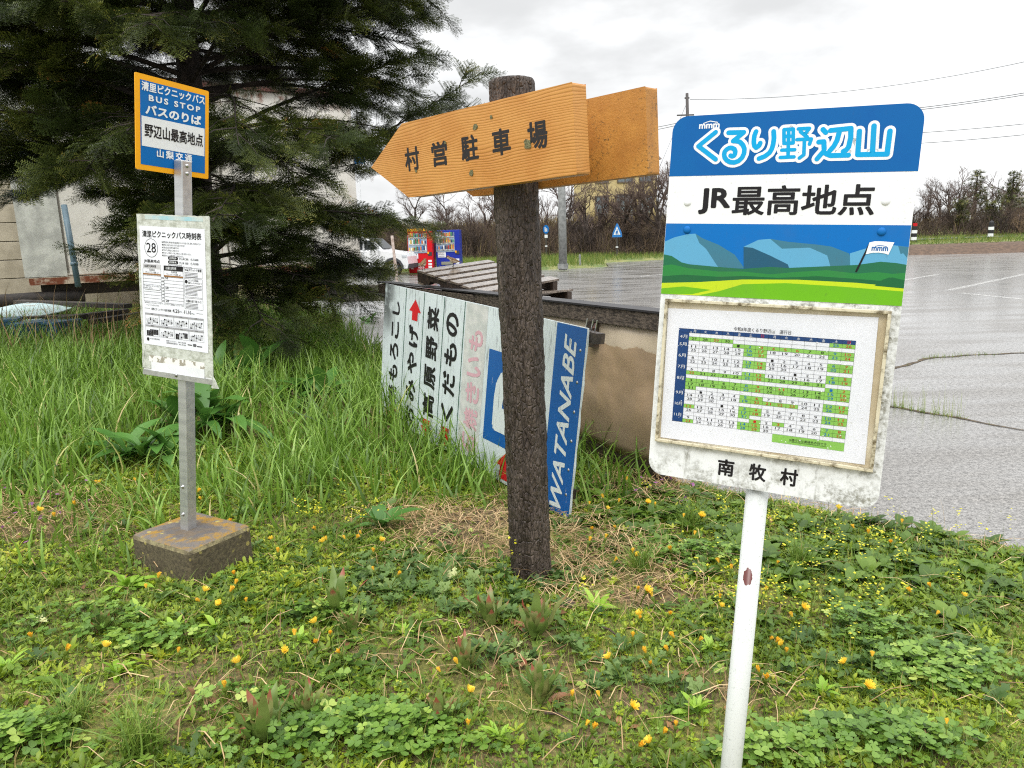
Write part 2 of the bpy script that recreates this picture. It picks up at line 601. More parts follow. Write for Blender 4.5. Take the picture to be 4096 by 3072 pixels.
# --- cracks running across the asphalt
def crack(pts, w):
    mb = MB()
    P = []
    for a, b in zip(pts[:-1], pts[1:]):
        n = max(2, int(np.hypot(b[0] - a[0], b[1] - a[1]) / 0.08))
        for i in range(n):
            t = i / n
            x, y = a[0] + (b[0] - a[0]) * t, a[1] + (b[1] - a[1]) * t
            P.append((x + 0.05 * (vnoise(x * 4, y * 4, 1) - .5), y + 0.09 * (vnoise(x * 5, y * 5, 4) - .5)))
    for i in range(len(P) - 1):
        a, b = np.array(P[i]), np.array(P[i + 1])
        d = (b - a) / np.linalg.norm(b - a)
        w0, w1 = w * (0.4 + 1.2 * vnoise(a[0] * 9, a[1] * 9, 6)), w * (0.4 + 1.2 * vnoise(b[0] * 9, b[1] * 9, 6))
        nrm = np.array([-d[1], d[0]]) / 2
        mb.add([(*(a - nrm * w0), .004), (*(b - nrm * w1), .004), (*(b + nrm * w1), .004), (*(a + nrm * w0), .004)], [(0, 1, 2, 3)])
    return mb, P
M_CRACK = simple('crack_soil', lin(58, 50, 40), 0.9, lin(92, 78, 56), 20)
crk = []
for pts, w in (([(2.6, 6.9), (3.32, 6.2), (3.55, 5.85), (3.9, 5.3), (4.6, 4.6)], 0.035), ([(3.6, 7.6), (4.4, 8.15), (5.0, 8.6), (6.2, 8.7), (7.6, 8.9)], 0.05)):
    mb, P = crack(pts, w)
    crk.append(P)
    tag(mb.build('asphalt_crack', M_CRACK), kind='structure')

# --- far road beyond the soil strip, and low kerb wall at the left of the car park
M_ROAD = simple('far_road_wet', lin(120, 120, 122), 0.3, lin(98, 98, 100), 2)
mb = MB()
rp = [(21.5, 44.4), (27, 44.9), (34, 45.8), (44, 47.5), (60, 50), (60, 52.5), (44, 49.6), (34, 47.6), (27, 46.3), (21.5, 45.2)]
mb.add([(x, y, gz1(x, y) + 0.05) for x, y in rp], [tuple(range(10))])
tag(mb.build('road', M_ROAD), kind='structure')
M_CONC = simple('old_concrete', lin(128, 122, 112), 0.85, lin(88, 84, 74), 5, 0.5, 60)
mb = MB()
A, B = np.array(at(330, 297, 16.2)), np.array(at(402, 294.5, 16.8))
ax = Vector(B - A).normalized(); ay = Vector((-ax.y, ax.x, 0)).normalized()
for i in range(4):
    mb.box(Vector(A) + ax * (0.42 * i + .2) + Vector((0, 0, 0.06)), (0.405, 0.16, 0.36), axes=(ax, ay, ax.cross(ay)))
tag(mb.build('block_kerb', M_CONC, bevel=0.012), 'low grey concrete block kerb at the left edge of the car park', 'kerb')

# ================================================================== SIGNS
def pose(s, c, X, D, A):               # centre at s times a unit-depth point; columns: right, down, away
    return frame(CAMP + s * np.array(c), Vector(X), -Vector(D), -Vector(A))

def ortho(m):
    q = m.to_3x3().normalized()
    x = q.col[0].normalized()
    y = (q.col[1] - x * q.col[1].dot(x)).normalized()
    return frame(m.translation, x, y, x.cross(y))

# ---- printed colours
def paint(name, c, rough=0.35, dirt=0.0, c2=None):
    k = Mat(name)
    d = c2 or tuple(x * 0.72 + 0.03 for x in c)
    f = k.step(k.noise(9, 6, 0.65), 0.42, 0.72)
    g = k.step(k.noise(120, 3, 0.7, k.co((1, 0.35, 1))), 0.6, 0.78)
    k.base(k.mix(k.math('MULTIPLY', g, dirt), k.mix(k.math('MULTIPLY', f, 0.35), c, d), lin(70, 66, 52)))
    k.rough(rough)
    k.b.inputs['Specular IOR Level'].default_value = .2
    return k.m
P_BLUE = paint('print_blue', lin(0, 92, 160), 0.55, 0.12, lin(0, 78, 154))
P_SKYB = paint('print_sky_blue', lin(0, 104, 180), 0.55, 0.15)
P_CYAN = paint('print_cyan', lin(0, 158, 214), 0.4, 0.12)
P_WHITE = paint('print_white', lin(232, 235, 238), 0.4, 0.3)
P_BLACK = paint('print_black', lin(28, 26, 28), 0.4, 0.05)
P_MT = paint('print_mountain', lin(92, 160, 196), 0.4, 0.2)
P_MTD = paint('print_mountain_teal', lin(60, 116, 138), 0.4, 0.2)
P_MTS = paint('print_mountain_dark', lin(34, 84, 110), 0.4, 0.2)
P_G1 = paint('print_green_far', lin(36, 104, 72), 0.4, 0.2)
P_G2 = paint('print_green_mid', lin(44, 126, 62), 0.4, 0.2)
P_G3 = paint('print_green_near', lin(30, 96, 56), 0.4, 0.2)
P_F1 = paint('print_field_yellow', lin(186, 208, 32), 0.4, 0.2)
P_F2 = paint('print_field_green', lin(104, 172, 26), 0.4, 0.25)
P_RED = paint('print_red', lin(196, 28, 34), 0.4, 0.1)
P_YEL = paint('plate_yellow', lin(244, 172, 30), 0.4, 0.1)
P_PINK = paint('faded_pink', lin(202, 162, 170), 0.6, 0.3)
P_GRN = paint('calendar_green', lin(140, 196, 90), 0.5)
P_NAVY = paint('calendar_navy', lin(28, 66, 120), 0.5)
P_BRN = paint('print_brown', lin(150, 104, 52), 0.5)
P_GREY = paint('print_grey', lin(158, 158, 162), 0.5)
P_LINE = paint('print_line', lin(96, 96, 100), 0.5)
P_PAPER = simple('paper', lin(236, 238, 245), 0.6, lin(228, 231, 238), 3)
M_STEEL = simple('steel_bolt', (0.55, 0.55, 0.55), 0.3, (0.35, 0.35, 0.35), 60, metal=1)
M_ALU = simple('aluminium', (0.6, 0.61, 0.62), 0.42, (0.48, 0.49, 0.5), 6, metal=0.75, stretch=(6, 6, 0.6))

# ------------------------------------------------------------------ white bus sign (right)
mE = ortho(pose(1.61, (.3546, .9988, -.1048), (.882, -.47, -.041), (-.073, -.049, -.996), (.466, .882, -.077)))
sE = empty('bus_stop_sign', mat=mE)
tag(sE, 'white bus stop sign with blue header and framed calendar on a white pole', 'bus stop sign')
hw, hh = 0.2494, 0.4114
k = Mat('sign_white')
x, y, z = k.n('ShaderNodeSeparateXYZ', {0: k.tc.outputs['Object']}).outputs
dx = k.math('SUBTRACT', k.math('ABSOLUTE', x), 0.234)
dy = k.math('SUBTRACT', k.math('ABSOLUTE', k.math('ADD', y, 0.162)), 0.168)
dd = k.math('ABSOLUTE', k.math('MAXIMUM', dx, dy))
near = k.step(dd, 0.03, 0.0)
side = k.step(x, -0.28, 0.24, 0.55, 1.0)
blot = k.noise(22, 8, 0.72)
fl = k.noise(85, 6, 0.75)
hug = k.math('MULTIPLY', k.math('MULTIPLY', near, side), k.step(blot, 0.36, 0.6))
low = k.math('MULTIPLY', k.math('MULTIPLY', k.step(y, -0.325, -0.39), k.step(x, -.25, .2, .75, 1.0)), k.step(k.noise(16, 8, 0.75), 0.45, 0.58))
drip = k.math('MULTIPLY', k.step(y, -0.32, -0.35), k.step(k.noise(30, 5, 0.6, k.co((1, 0.14, 1))), 0.52, 0.66))
dirt = k.math('MAXIMUM', hug, k.math('MAXIMUM', k.math('MULTIPLY', low, 0.8), k.math('MULTIPLY', drip, 0.8)))
dirt = k.math('MULTIPLY', dirt, k.step(fl, 0.32, 0.62))
spk = k.math('MULTIPLY', k.step(k.noise(160, 4, 0.7), 0.56, 0.70), k.step(k.noise(7, 4, 0.6), 0.35, 0.65))
dirt = k.math('MAXIMUM', dirt, k.math('MULTIPLY', spk, 0.5))
k.base(k.mix(dirt, k.mix(k.math('MULTIPLY', k.noise(12, 5, .6), 0.4), lin(232, 235, 236), lin(208, 211, 208)), k.mix(k.noise(60, 3, .6), lin(52, 50, 34), lin(120, 116, 88)))).rough(0.42)
M_SIGNW = k.m
M_EDGE = simple('sign_edge_grey', lin(118, 120, 122), 0.6, lin(60, 58, 54), 60)
mb = MB()
mb.prism(rounded(-hw, -hh, hw, hh, 0.034), -0.011, 0, 0, 1)
mb.build('panel', [M_SIGNW, M_EDGE], sE)

band = Print()
band.poly(clip(rounded(-hw, -hh, hw, hh, 0.034), -1, 0.2815, 1, 1), 0.0004)
band.build('blue_header', P_BLUE, sE)
KUR = [[(-1525, 3737), (-1882, 3455), (-1477, 3159)],
 [(-1245, 3714), (-921, 3707), (-1030, 3615), (-1133, 3535), (-1060, 3530), (-986, 3509), (-915, 3440), (-877, 3356), (-880, 3260), (-912, 3179), (-980, 3110), (-1069, 3080), (-1160, 3090), (-1233, 3131), (-1285, 3190), (-1302, 3255), (-1295, 3315), (-1259, 3361), (-1205, 3392), (-1146, 3390), (-1090, 3362), (-1067, 3316), (-1068, 3262), (-1088, 3227), (-1125, 3213), (-1161, 3229)],
 [(-667, 3711), (-692, 3630), (-696, 3561), (-692, 3480), (-677, 3420), (-631, 3376), (-578, 3416), (-558, 3468)], [(-305, 3695), (-285, 3560), (-289, 3441), (-310, 3340), (-348, 3262), (-440, 3190), (-555, 3148)],
 [(-99, 3724), (87, 3726), (110, 3444), (-73, 3443), (-99, 3724)], [(-4, 3723), (33, 3170)], [(-86, 3586), (96, 3585)], [(-105, 3306), (153, 3305)], [(-122, 3157), (153, 3160)],
 [(187, 3725), (403, 3725), (316, 3597)], [(233, 3668), (376, 3553)], [(181, 3510), (460, 3509), (436, 3408)], [(328, 3504), (344, 3196), (263, 3133)],
 [(668, 3690), (729, 3627)], [(611, 3442), (708, 3445), (729, 3296)], [(610, 3103), (665, 3180), (715, 3242), (790, 3195), (865, 3163), (1201, 3160)], [(816, 3663), (1196, 3686), (1210, 3500), (1188, 3321), (1150, 3265), (1098, 3240)], [(989, 3662), (958, 3463), (910, 3350), (840, 3259)],
 [(1359, 3623), (1374, 3165), (1908, 3156), (1914, 3599)], [(1616, 3713), (1642, 3160)]]
tw, tcy = Print(), Print()
for i, st in enumerate(KUR):
    st = [(a / 1e4, b / 1e4) for a, b in st]
    thin = 4 <= i <= 12
    tw.stroke(st, 0.0215 if not thin else 0.020, 0.0008 + i * 2e-6, 0, 1e-6)
    tcy.stroke(st, 0.0100 if not thin else 0.0074, 0.0012 + i * 2e-6, 0, 1e-6)
tw.text('mmm', -0.190, 0.3825, -0.145, 0.3925, 0.0008, 0, 0.03)
tw.stroke([(-0.181, 0.3935), (-0.172, 0.3965), (-0.166, 0.398), (-0.160, 0.3965), (-0.150, 0.3945)], 0.0018, 0.0008)
tw.build('title_outline', P_WHITE, sE)
tcy.build('title_lettering', P_CYAN, sE)
pb = Print()
pb.text('JR', -0.178, 0.198, -0.108, 0.2545, 0.0006, 0, 0.036)
pb.text('最高地点', -0.104, 0.196, 0.179, 0.2585, 0.0006, 0, 0.02)
pb.build('stop_name_lettering', P_BLACK, sE)
for ch, xx in (('南', -0.068), ('牧', 0.002), ('村', 0.069)):
    pb = Print(); pb.text(ch, xx - 0.0185, -0.3895, xx + 0.0185, -0.3505, 0.0006, 0, 0.03); pb.build('village_name_character', P_BLACK, sE)
PIC = {'m1': [(-2519, 1345), (-2265, 1461), (-1976, 1533), (-1798, 1549), (-1635, 1452), (-1252, 1308), (-891, 1103), (-655, 811), (-2600, 741), (-2600, 1320)], 'm1d': [(-1798, 1549), (-1635, 1452), (-1252, 1308), (-891, 1103), (-655, 811), (-1209, 790), (-1528, 1215), (-1693, 1342)], 'm2': [(-716, 1279), (-417, 1434), (-173, 1460), (84, 1299), (639, 1292), (1000, 1139), (1104, 858), (-674, 789)], 'm2d': [(-173, 1460), (195, 1405), (788, 1357), (1059, 1323), (1410, 1192), (1554, 876), (1104, 858), (1000, 1139), (639, 1292), (88, 1257)], 'm2s': [(-716, 1279), (-526, 1262), (-141, 1104), (238, 929), (290, 806), (-672, 768)], 'm3': [(1429, 1192), (1836, 1343), (2227, 1372), (2617, 1331), (2659, 938), (1459, 892)], 'm3d': [(2299, 1362), (2617, 1331), (2646, 1054), (2502, 1107), (2402, 1221), (2358, 1200)], 'h1': [(-2600, 1089), (-2302, 1039), (-2062, 900), (-1878, 862), (-1212, 825), (-696, 801), (-120, 865), (245, 854), (831, 901), (1582, 961), (2012, 1040), (2300, 1022), (2656, 969), (2709, 472), (-2600, 333)], 'h2': [(-2600, 793), (-2287, 847), (-1871, 773), (-1204, 725), (-691, 745), (-105, 705), (451, 779), (1030, 835), (1600, 785), (1961, 832), (2251, 804), (2667, 861), (2713, 433), (-2600, 333)], 'h3': [(-2600, 558), (-1996, 626), (-1194, 608), (-640, 649), (64, 637), (850, 704), (1611, 677), (2052, 657), (2259, 734), (2690, 647), (2713, 433), (-2600, 332)], 'f1': [(-2600, 409), (-1624, 474), (-676, 570), (467, 613), (1619, 597), (2703, 531), (2722, 160), (-2600, 160)], 'f2': [(-1684, 160), (-1168, 290), (-667, 467), (235, 531), (1252, 510), (2711, 453), (2743, 160)], 'f3': [(-2600, 278), (-1975, 359), (-1345, 311), (-1781, 191), (-2600, 160)], 'bush': [(1954, 553), (2085, 678), (2206, 731), (2301, 668), (2440, 694), (2692, 628), (2705, 511)]}
pm = {'m1': 1, 'm1d': 2, 'm2': 1, 'm2d': 2, 'm2s': 3, 'm3': 1, 'm3d': 2, 'h1': 4, 'h2': 5, 'h3': 6, 'f1': 7, 'f2': 8, 'f3': 8, 'bush': 6}
pic = Print()
pic.rect(-hw + .0006, 0.017, hw - .0006, 0.177, 0.0004, 0)
for i, (kk, p) in enumerate(PIC.items()):
    pic.poly(clip([(a / 1e4, b / 1e4) for a, b in p], -hw + .0006, 0.017, hw - .0006, 0.177), 0.00055 + i * 6e-5, pm[kk])
pic.build('landscape_picture', [P_SKYB, P_MT, P_MTD, P_MTS, P_G1, P_G2, P_G3, P_F1, P_F2], sE)
fl_ = Print()
fl_.poly([(.1770, .1420), (.187, .1446), (.1970, .1448), (.2221, .1430), (.2141, .1182), (.206, .1208), (.1957, .1220), (.184, .1214), (.1725, .1181)], 0.0018)
fo = fl_.build('printed_flag', P_WHITE, sE)
fl_ = Print()
fl_.line(.1782, .1405, .158, .082, .0036, 0.0016)
fl_.build('printed_flag_pole', P_BLACK, fo)
fl_ = Print()
fl_.text('mmm', .1822, .1255, .2125, .1335, 0.0021, 0, 0.03)
fl_.stroke([(.188, .1345), (.195, .1362), (.203, .1358), (.209, .1345)], .0012, 0.0021)
fl_.build('printed_flag_emblem', P_BLUE, fo)
for sx, sy, m in ((-.203, .224, P_WHITE), (.198, .224, P_WHITE), (-.199, .163, P_SKYB), (.197, .164, P_SKYB)):
    mb = MB(); mb.dome((sx, sy, 0.0015 if sy < .2 else 0.0003), 0.0085, (0, 0, 1), 0.45, 14)
    mb.build('rivet', m, sE, smooth=True)

# holder frame, paper, calendar, cover
k = Mat('aged_acrylic')
k.base(k.mix(k.step(k.noise(40, 6, .7), .45, .68), lin(206, 198, 172), lin(96, 84, 58))).rough(0.3)
M_ACRY = k.m
M_BACK = simple('yellowed_backing', lin(226, 218, 196), 0.5, lin(188, 172, 140), 6)
fx0, fx1, fy0, fy1 = -.2355, .2325, -.330, .0065
hold = MB()
t = 0.007
for a in (((fx0 + fx1) / 2, fy1 - t / 2, fx1 - fx0, t), ((fx0 + fx1) / 2, fy0 + t / 2, fx1 - fx0, t), (fx0 + t / 2, (fy0 + fy1) / 2, t, fy1 - fy0 - 2 * t), (fx1 - t / 2, (fy0 + fy1) / 2, t, fy1 - fy0 - 2 * t)):
    hold.box((a[0], a[1], 0.006), (a[2], a[3], 0.0118))
ho = hold.build('calendar_holder', M_ACRY, sE, bevel=0.0012)
pr = Print(); pr.rect(fx0 + t, fy0 + t, fx1 - t, fy1 - t, 0.0006)
pr.build('backing_sheet', M_BACK, ho)
pr = Print()
pr.poly([(-.2245, -.3205), (.2155, -.3175), (.2095, -.0085), (-.2285, -.0155)], 0.0022)
paper = pr.build('calendar_paper', P_PAPER, ho)
cal, num = Print(), Print()
tx0, tx1, ty0, ty1 = -.2000, .1725, -.2770, -.0595
cw0 = .0245
cw = (tx1 - tx0 - cw0) / 14
rows = []
import datetime as _dt
G = set()
def dr(a, b):
    while a <= b:
        yield a
        a += _dt.timedelta(1)
for a, b in (((4, 25), (5, 10)), ((7, 20), (8, 31)), ((9, 19), (9, 23)), ((10, 12), (10, 12)), ((11, 3), (11, 3)), ((11, 23), (11, 23))):
    G |= set(dr(_dt.date(2026, *a), _dt.date(2026, *b)))
RED = {(4, 29), (5, 3), (5, 4), (5, 5), (5, 6), (7, 20), (8, 11), (9, 21), (9, 22), (9, 23), (10, 12), (11, 3), (11, 23)}
for mth in range(4, 12):
    first = True
    for blk in range(17):
        b0 = _dt.date(2026, 4, 13) + _dt.timedelta(14 * blk)
        days = [(c, b0 + _dt.timedelta(c)) for c in range(14)]
        days = [(c, d) for c, d in days if d.month == mth and d >= _dt.date(2026, 4, 25)]
        if days:
            rows.append((mth if first else None, days)); first = False
nr = len(rows) + 1
rh = (ty1 - ty0) / nr
zc = 0.0026
cal.rect(tx0, ty1 - rh, tx1, ty1, zc, 0); cal.rect(tx0, ty0, tx0 + cw0, ty1 - rh, zc, 0)
for r, (mth, days) in enumerate(rows):
    yb = ty1 - rh * (r + 2)
    if mth:
        num.text('%d月' % mth, tx0 + .004, yb - rh * .55, tx0 + cw0 - .004, yb + rh * .35, zc + .0006, 1, 0.0)
    for c, d in days:
        xb = tx0 + cw0 + cw * c
        if d in G or d.weekday() >= 5:
            cal.rect(xb, yb, xb + cw, yb + rh, zc, 1)
        col = 3 if (d.weekday() == 6 or (d.month, d.day) in RED) else 4 if d.weekday() == 5 else 0
        w = .0028 * len(str(d.day))
        num.text(str(d.day), xb + cw / 2 - w, yb + rh * .2, xb + cw / 2 + w, yb + rh * .82, zc + .0006, col, 0.0)
for c in range(14):
    ch = '月火水木金土日'[c % 7]
    xb = tx0 + cw0 + cw * c + cw / 2
    num.text(ch, xb - .003, ty1 - rh * .85, xb + .003, ty1 - rh * .15, zc + .0006, 3 if c % 7 == 6 else 1)
for r in range(nr + 1):
    cal.line(tx0 + (0 if r in (0, 1, nr) else cw0), ty1 - rh * r, tx1, ty1 - rh * r, .00035, zc + .0002, 2)
for c in range(15):
    xb = tx0 + cw0 + cw * c
    cal.line(xb, ty0, xb, ty1, .00035, zc + .00025, 2)
cal.rect(.026, -.2955, tx1, ty0 - .0005, zc, 1)
num.text('※運行日は黄緑色の日です', .062, -.2885, .138, -.2825, zc + .0006, 0)
num.line(.062, -.290, .138, -.290, .0006, zc + .0006, 0)
num.text('令和8年度くるり野辺山　運行日', -.077, -.0565, .044, -.0475, zc + .0006, 0)
cal.build('calendar_table', [P_NAVY, P_GRN, P_BLACK], paper)
num.build('calendar_lettering', [P_BLACK, P_WHITE, P_BLACK, P_RED, P_SKYB], paper)
k = Mat('clear_acrylic')
tr = k.n('ShaderNodeBsdfTransparent'); gl = k.n('ShaderNodeBsdfGlossy', {'Roughness': 0.08})
fr = k.n('ShaderNodeFresnel', {0: 1.45})
mx = k.n('ShaderNodeMixShader', {0: k.math('MULTIPLY', fr.outputs[0], 0.3), 1: tr.outputs[0], 2: gl.outputs[0]})
k.nt.links.new(mx.outputs[0], k.out.inputs[0])
M_CLEAR = k.m
pr = Print(); pr.rect(fx0 + t, fy0 + t, fx1 - t, fy1 - t, 0.0095)
co_ = pr.build('clear_cover', M_CLEAR, ho)
k = Mat('water_drop')
tr = k.n('ShaderNodeBsdfTransparent'); gl = k.n('ShaderNodeBsdfGlossy', {'Roughness': 0.05})
mx = k.n('ShaderNodeMixShader', {0: 0.35, 1: tr.outputs[0], 2: gl.outputs[0]})
k.nt.links.new(mx.outputs[0], k.out.inputs[0])
M_DROP = k.m
mb = MB()
for i in range(170):
    r = random.choice((.0009, .0012, .0016, .0024))
    mb.dome((random.uniform(fx0 + .02, fx1 - .02), random.uniform(fy0 + .02, fy1 - .02), 0.0097), r, (0, 0, 1), 0.5, 8)
mb.build('raindrops', M_DROP, co_, smooth=True)['kind'] = 'stuff'

k = Mat('pole_white')
px_, py_, pz_ = k.n('ShaderNodeSeparateXYZ', {0: k.tc.outputs['Object']}).outputs
rx = k.math('MULTIPLY', k.math('SUBTRACT', px_, 0.0), 1.0)
d2 = k.math('ADD', k.math('POWER', k.math('DIVIDE', rx, 0.0105), 2.0), k.math('POWER', k.math('DIVIDE', k.math('ADD', py_, 0.622), 0.023), 2.0))
rust = k.math('MULTIPLY', k.math('LESS_THAN', k.math('ADD', d2, k.math('MULTIPLY', k.noise(110, 4, .6), 1.6)), 1.7), k.math('GREATER_THAN', pz_, -0.03))
spk = k.math('MAXIMUM', k.math('MULTIPLY', k.step(k.noise(190, 4, .7), .56, .7), k.step(k.noise(9, 3, .6), .35, .6)), k.math('MULTIPLY', k.step(k.noise(26, 6, .7, k.co((1, .12, 1))), .52, .72), .45))
k.base(k.mix(rust, k.mix(k.math('MULTIPLY', spk, .6), lin(208, 212, 209), lin(96, 100, 88)), lin(92, 30, 24))).rough(0.3)
mb = MB()
mb.tube([(0, -0.395, -0.036), (0, -1.75, -0.036)], 0.0248, 24)
mb.build('pole', k.m, sE, smooth=True)
for sy in (.225, .16, -.2):
    mb = MB(); mb.box((0, sy, -0.0145), (.30, .022, .006)); mb.build('mounting_bracket', M_STEEL, sE)

# ------------------------------------------------------------------ bus stop with concrete foot (left)
mA = ortho(pose(2.97, (-.4465, 1.0509, .1556), (.49, .869, -.067), (-.109, -.015, -.994), (-.865, .494, .087)))
base_c = Vector((-1.435, 3.075, 0.0))
Ptop = mA @ Vector((.021, -.121, .027))
Pbot = Vector((-1.447, 3.082, 0.30))
yv = (Ptop - Pbot).normalized()
zv = Vector((.865, -.494, -.087)); zv = (zv - yv * zv.dot(yv)).normalized()
xv = yv.cross(zv)
sB = empty('bus_stop_post', loc=Pbot)
tag(sB, 'bus stop post with orange and blue plate and timetable on a mossy concrete foot', 'bus stop')
iv = Matrix.Translation(-Pbot)
mb = MB()
L = (Ptop - Pbot).length
mb.box((0, L / 2 - .06, 0), (0.048, L + .12, 0.05))
post = mb.build('post', M_ALU, sB, iv @ frame(Pbot, xv, yv, zv), bevel=0.004)
for hgt in (0.10, 0.225):
    mb = MB(); mb.dome((0, 0, 0), .009, (0, 0, 1), .6, 8); mb.dome((0, 0, .003), .0055, (0, 0, 1), 1.2, 6)
    mb.build('bolt', M_STEEL, post, frame(Vector((-.024, hgt, -.002)), Vector((0, 0, 1)), Vector((0, 1, 0)), Vector((-1, 0, 0))), smooth=True)
# plate
mb = MB()
mb.prism(rounded(-.166, -.1776, .166, .1776, .006, 3), -.004, 0)
plate = mb.build('route_plate', P_YEL, sB, iv @ mA)
pr = Print()
pr.rect(-.146, -.157, .148, .156, .0008, 0)
pr.rect(-.1415, -.087, .1445, .0245, .0016, 1)
pr.build('plate_print', [P_SKYB, P_WHITE], plate)
for nm, body, bx4, mt, o4, sp in (('line_name', '清里ピクニックバス', (-.141, .118, .144, .152), P_WHITE, .03, 1), ('bus_stop_lettering', 'BUS STOP', (-.111, .0845, .122, .107), P_WHITE, .035, 1.35),
        ('boarding_lettering', 'バスのりば', (-.126, .033, .128, .071), P_WHITE, .04, 1), ('stop_name_lettering', '野辺山最高地点', (-.130, -.051, .136, -.001), P_BLACK, .022, 1), ('company_lettering', '山梨交通', (-.078, -.1215, .084, -.0895), P_WHITE, .03, 1.4)):
    pr = Print(); pr.text(body, *bx4, .0026, 0, o4, 0, False, sp); pr.build(nm, mt, plate)
for yy in (-.141, -.171):
    mb = MB(); mb.dome((.0215, yy, .053), .0085, (0, 0, 1), .8, 12)
    mb.build('bolt', M_STEEL, plate, smooth=True)
# timetable board
mT = ortho(pose(3.07, (-.4522, 1.0058, -.0701), (.908, -.413, -.067), (-.08, -.014, -.997), (.411, .911, -.046)))
W, H = .2016, .3392
mb = MB(); mb.box((0, 0, -.004), (2 * W - .01, 2 * H, .008)); mb.box((0, -H + .012, .0015), (2 * W - .008, .022, .006), 1)
tb = mb.build('timetable_board', [simple('board_white', lin(216, 218, 214), .4, lin(186, 188, 180), 5), M_ALU], sB, iv @ mT)
k = Mat('plastic_sleeve')
k.base(k.mix(k.step(k.noise(26, 6, .7), .4, .66), lin(206, 210, 202), lin(168, 172, 160))).rough(0.22)
k.bump(k.noise(60, 4, .6), .5, .006)
mb = MB()
n = 26
rim = [(-W + .004 * random.random(), H - 2 * H * i / n) for i in range(n)] + [(-W + 2 * W * i / n, -H + .03 + .002 * random.random()) for i in range(n)] + [(W + .004 * random.random(), -H + .03 + (2 * H - .03) * i / n) for i in range(n)] + [(W - 2 * W * i / n, H + .003 * random.random()) for i in range(n)]
mb.prism(rim, .0002, .0022)
sl = mb.build('plastic_sleeve', k.m, tb)
mb = MB(); mb.prism([(W - .004, -H + .04), (W + .012, -H + .02), (W + .03, -H - .012), (W - .01, -H - .014)], -.002, .0005)
mb.build('loose_corner', k.m, sl)
k = Mat('torn_sticker')
k.base(k.mix(k.step(k.noise(34, 6, .62, k.co((1, .8, 1))), .5, .53), lin(236, 236, 232), lin(160, 154, 140))).rough(.5)
pr = Print(); pr.rect(-.158, -.278, .160, -.250, .003)
so = pr.build('torn_sticker', k.m, tb)
pr = Print(); pr.rect(-.146, -.318, .158, -.278, .003)
pr.build('blank_strip', P_WHITE, tb)
pr = Print(); pr.rect(-.15, H - .02, .17, H - .004, .003)
pr.build('tape', simple('pale_blue_tape', lin(150, 196, 208), .3, lin(196, 206, 200), 9), sl)
mb = MB(); mb.dome((0, -H + .018, .0046), .0085, (0, 0, 1), .7, 12); mb.build('bolt', M_STEEL, tb, smooth=True)
pr = Print(); pr.poly([(-.185, -.204), (.183, -.208), (.179, .2905), (-.184, .2915)], .0034)
tp = pr.build('timetable_paper', P_PAPER, tb)
pr = Print()
z1, z2 = .0042, .005
K0, WH, GR, BR, LN, PAL = 0, 1, 2, 3, 4, 5
pr.text('清里ピクニックバス時刻表', -.169, .246, .161, .274, z1, K0, .022)
pr.ring(-.120, .203, .038, .0385, .0018, z1, K0)
pr.text('28', -.147, .184, -.093, .224, z1, K0, .004)
pr.text('JR最高地点', -.164, .140, -.073, .156, z1, K0, .014)
lines = ['●高原清里の観光に便利な乗り降り自由の周遊バスセンター及び各バス停にご乗車して本お申込みください。', '●乗車券はバス内またはお近くのお店でも購入いただけます。', '●1日券は当日に限り何度でも乗車できます。', '●小学生以下は半額料金でご利用になれます。', '●車内へのペット同伴はケージ等をご利用のうえ、係員にお知らせください。', '●道路状況などにより時刻が変更になる場合があります。']
for i, s_ in enumerate(lines):
    pr.text(s_, -.058, .226 - i * .0108, -.058 + min(.218, .0046 * len(s_)), .234 - i * .0108, z1, K0, .0)
for i, (a, b) in enumerate((('1日周遊券', '大人¥1,200　小人¥600'), ('1回乗車', '大人¥  600　小人¥300'))):
    y0 = .160 - i * .0165
    pr.poly(rounded(-.026, y0, .030, y0 + .0135, .006, 4), z1, K0)
    pr.text(a, -.018, y0 + .0028, .022, y0 + .0108, z2, WH, .01)
    pr.text(b, .036, y0 + .001, .142, y0 + .0125, z1, K0, .004)
pr.box_line(-.026, .1265, .050, .1405, .001, z1, K0)
pr.text('近隣の沿線乗車券販売所', -.022, .1295, .046, .1375, z1, K0); pr.text('グレイスホテル', .056, .1285, .108, .138, z1, K0)
pr.rect(-.172, .118, -.069, .137, z1, PAL); pr.text('1台運行日時刻表', -.165, .1225, -.095, .1335, z2, K0, .01)
pr.rect(-.052, .115, .056, .135, z1, K0); pr.text('2台運行日時刻表', -.040, .1195, .020, .131, z2, WH, .01)
pr.text('北部周遊', -.136, .1085, -.104, .1165, z1, K0); pr.text('北部周遊', -.012, .1065, .022, .114, z1, K0)
pr.text('（サンメドウズ通過 ver）', -.160, .0985, -.082, .1065, z1, K0); pr.text('（サンメドウズ通過 ver）', -.040, .0965, .044, .1045, z1, K0)
pr.rect(-.174, .0915, -.069, .0975, z1, BR); pr.rect(-.052, .0895, .056, .0955, z1, BR)
for i in range(9):
    y0 = .0895 - i * .0135
    pr.rect(-.174, y0 - .0012, -.069, y0, z1, LN); pr.rect(-.052, y0 - .0022, .056, y0 - .001, z1, LN)
    if i < 8:
        pr.text('%d時' % (9 + i), -.068, y0 - .0115, -.0535, y0 - .003, z1, K0)
for s_, y0 in (('58', .079), ('58', .0385), ('28', -.0155)):
    pr.text(s_, -.046, y0, -.029, y0 + .0105, z1, K0, .008)
for xx in (-.1735, -.070, -.0525, .055):
    pr.rect(xx, -.0185, xx + .0011, .118, z1 + .0003, LN)
pr.rect(-.166, .030, -.076, .052, z1 + .0004, 6); pr.box_line(-.166, .030, -.076, .052, .001, z2, K0)
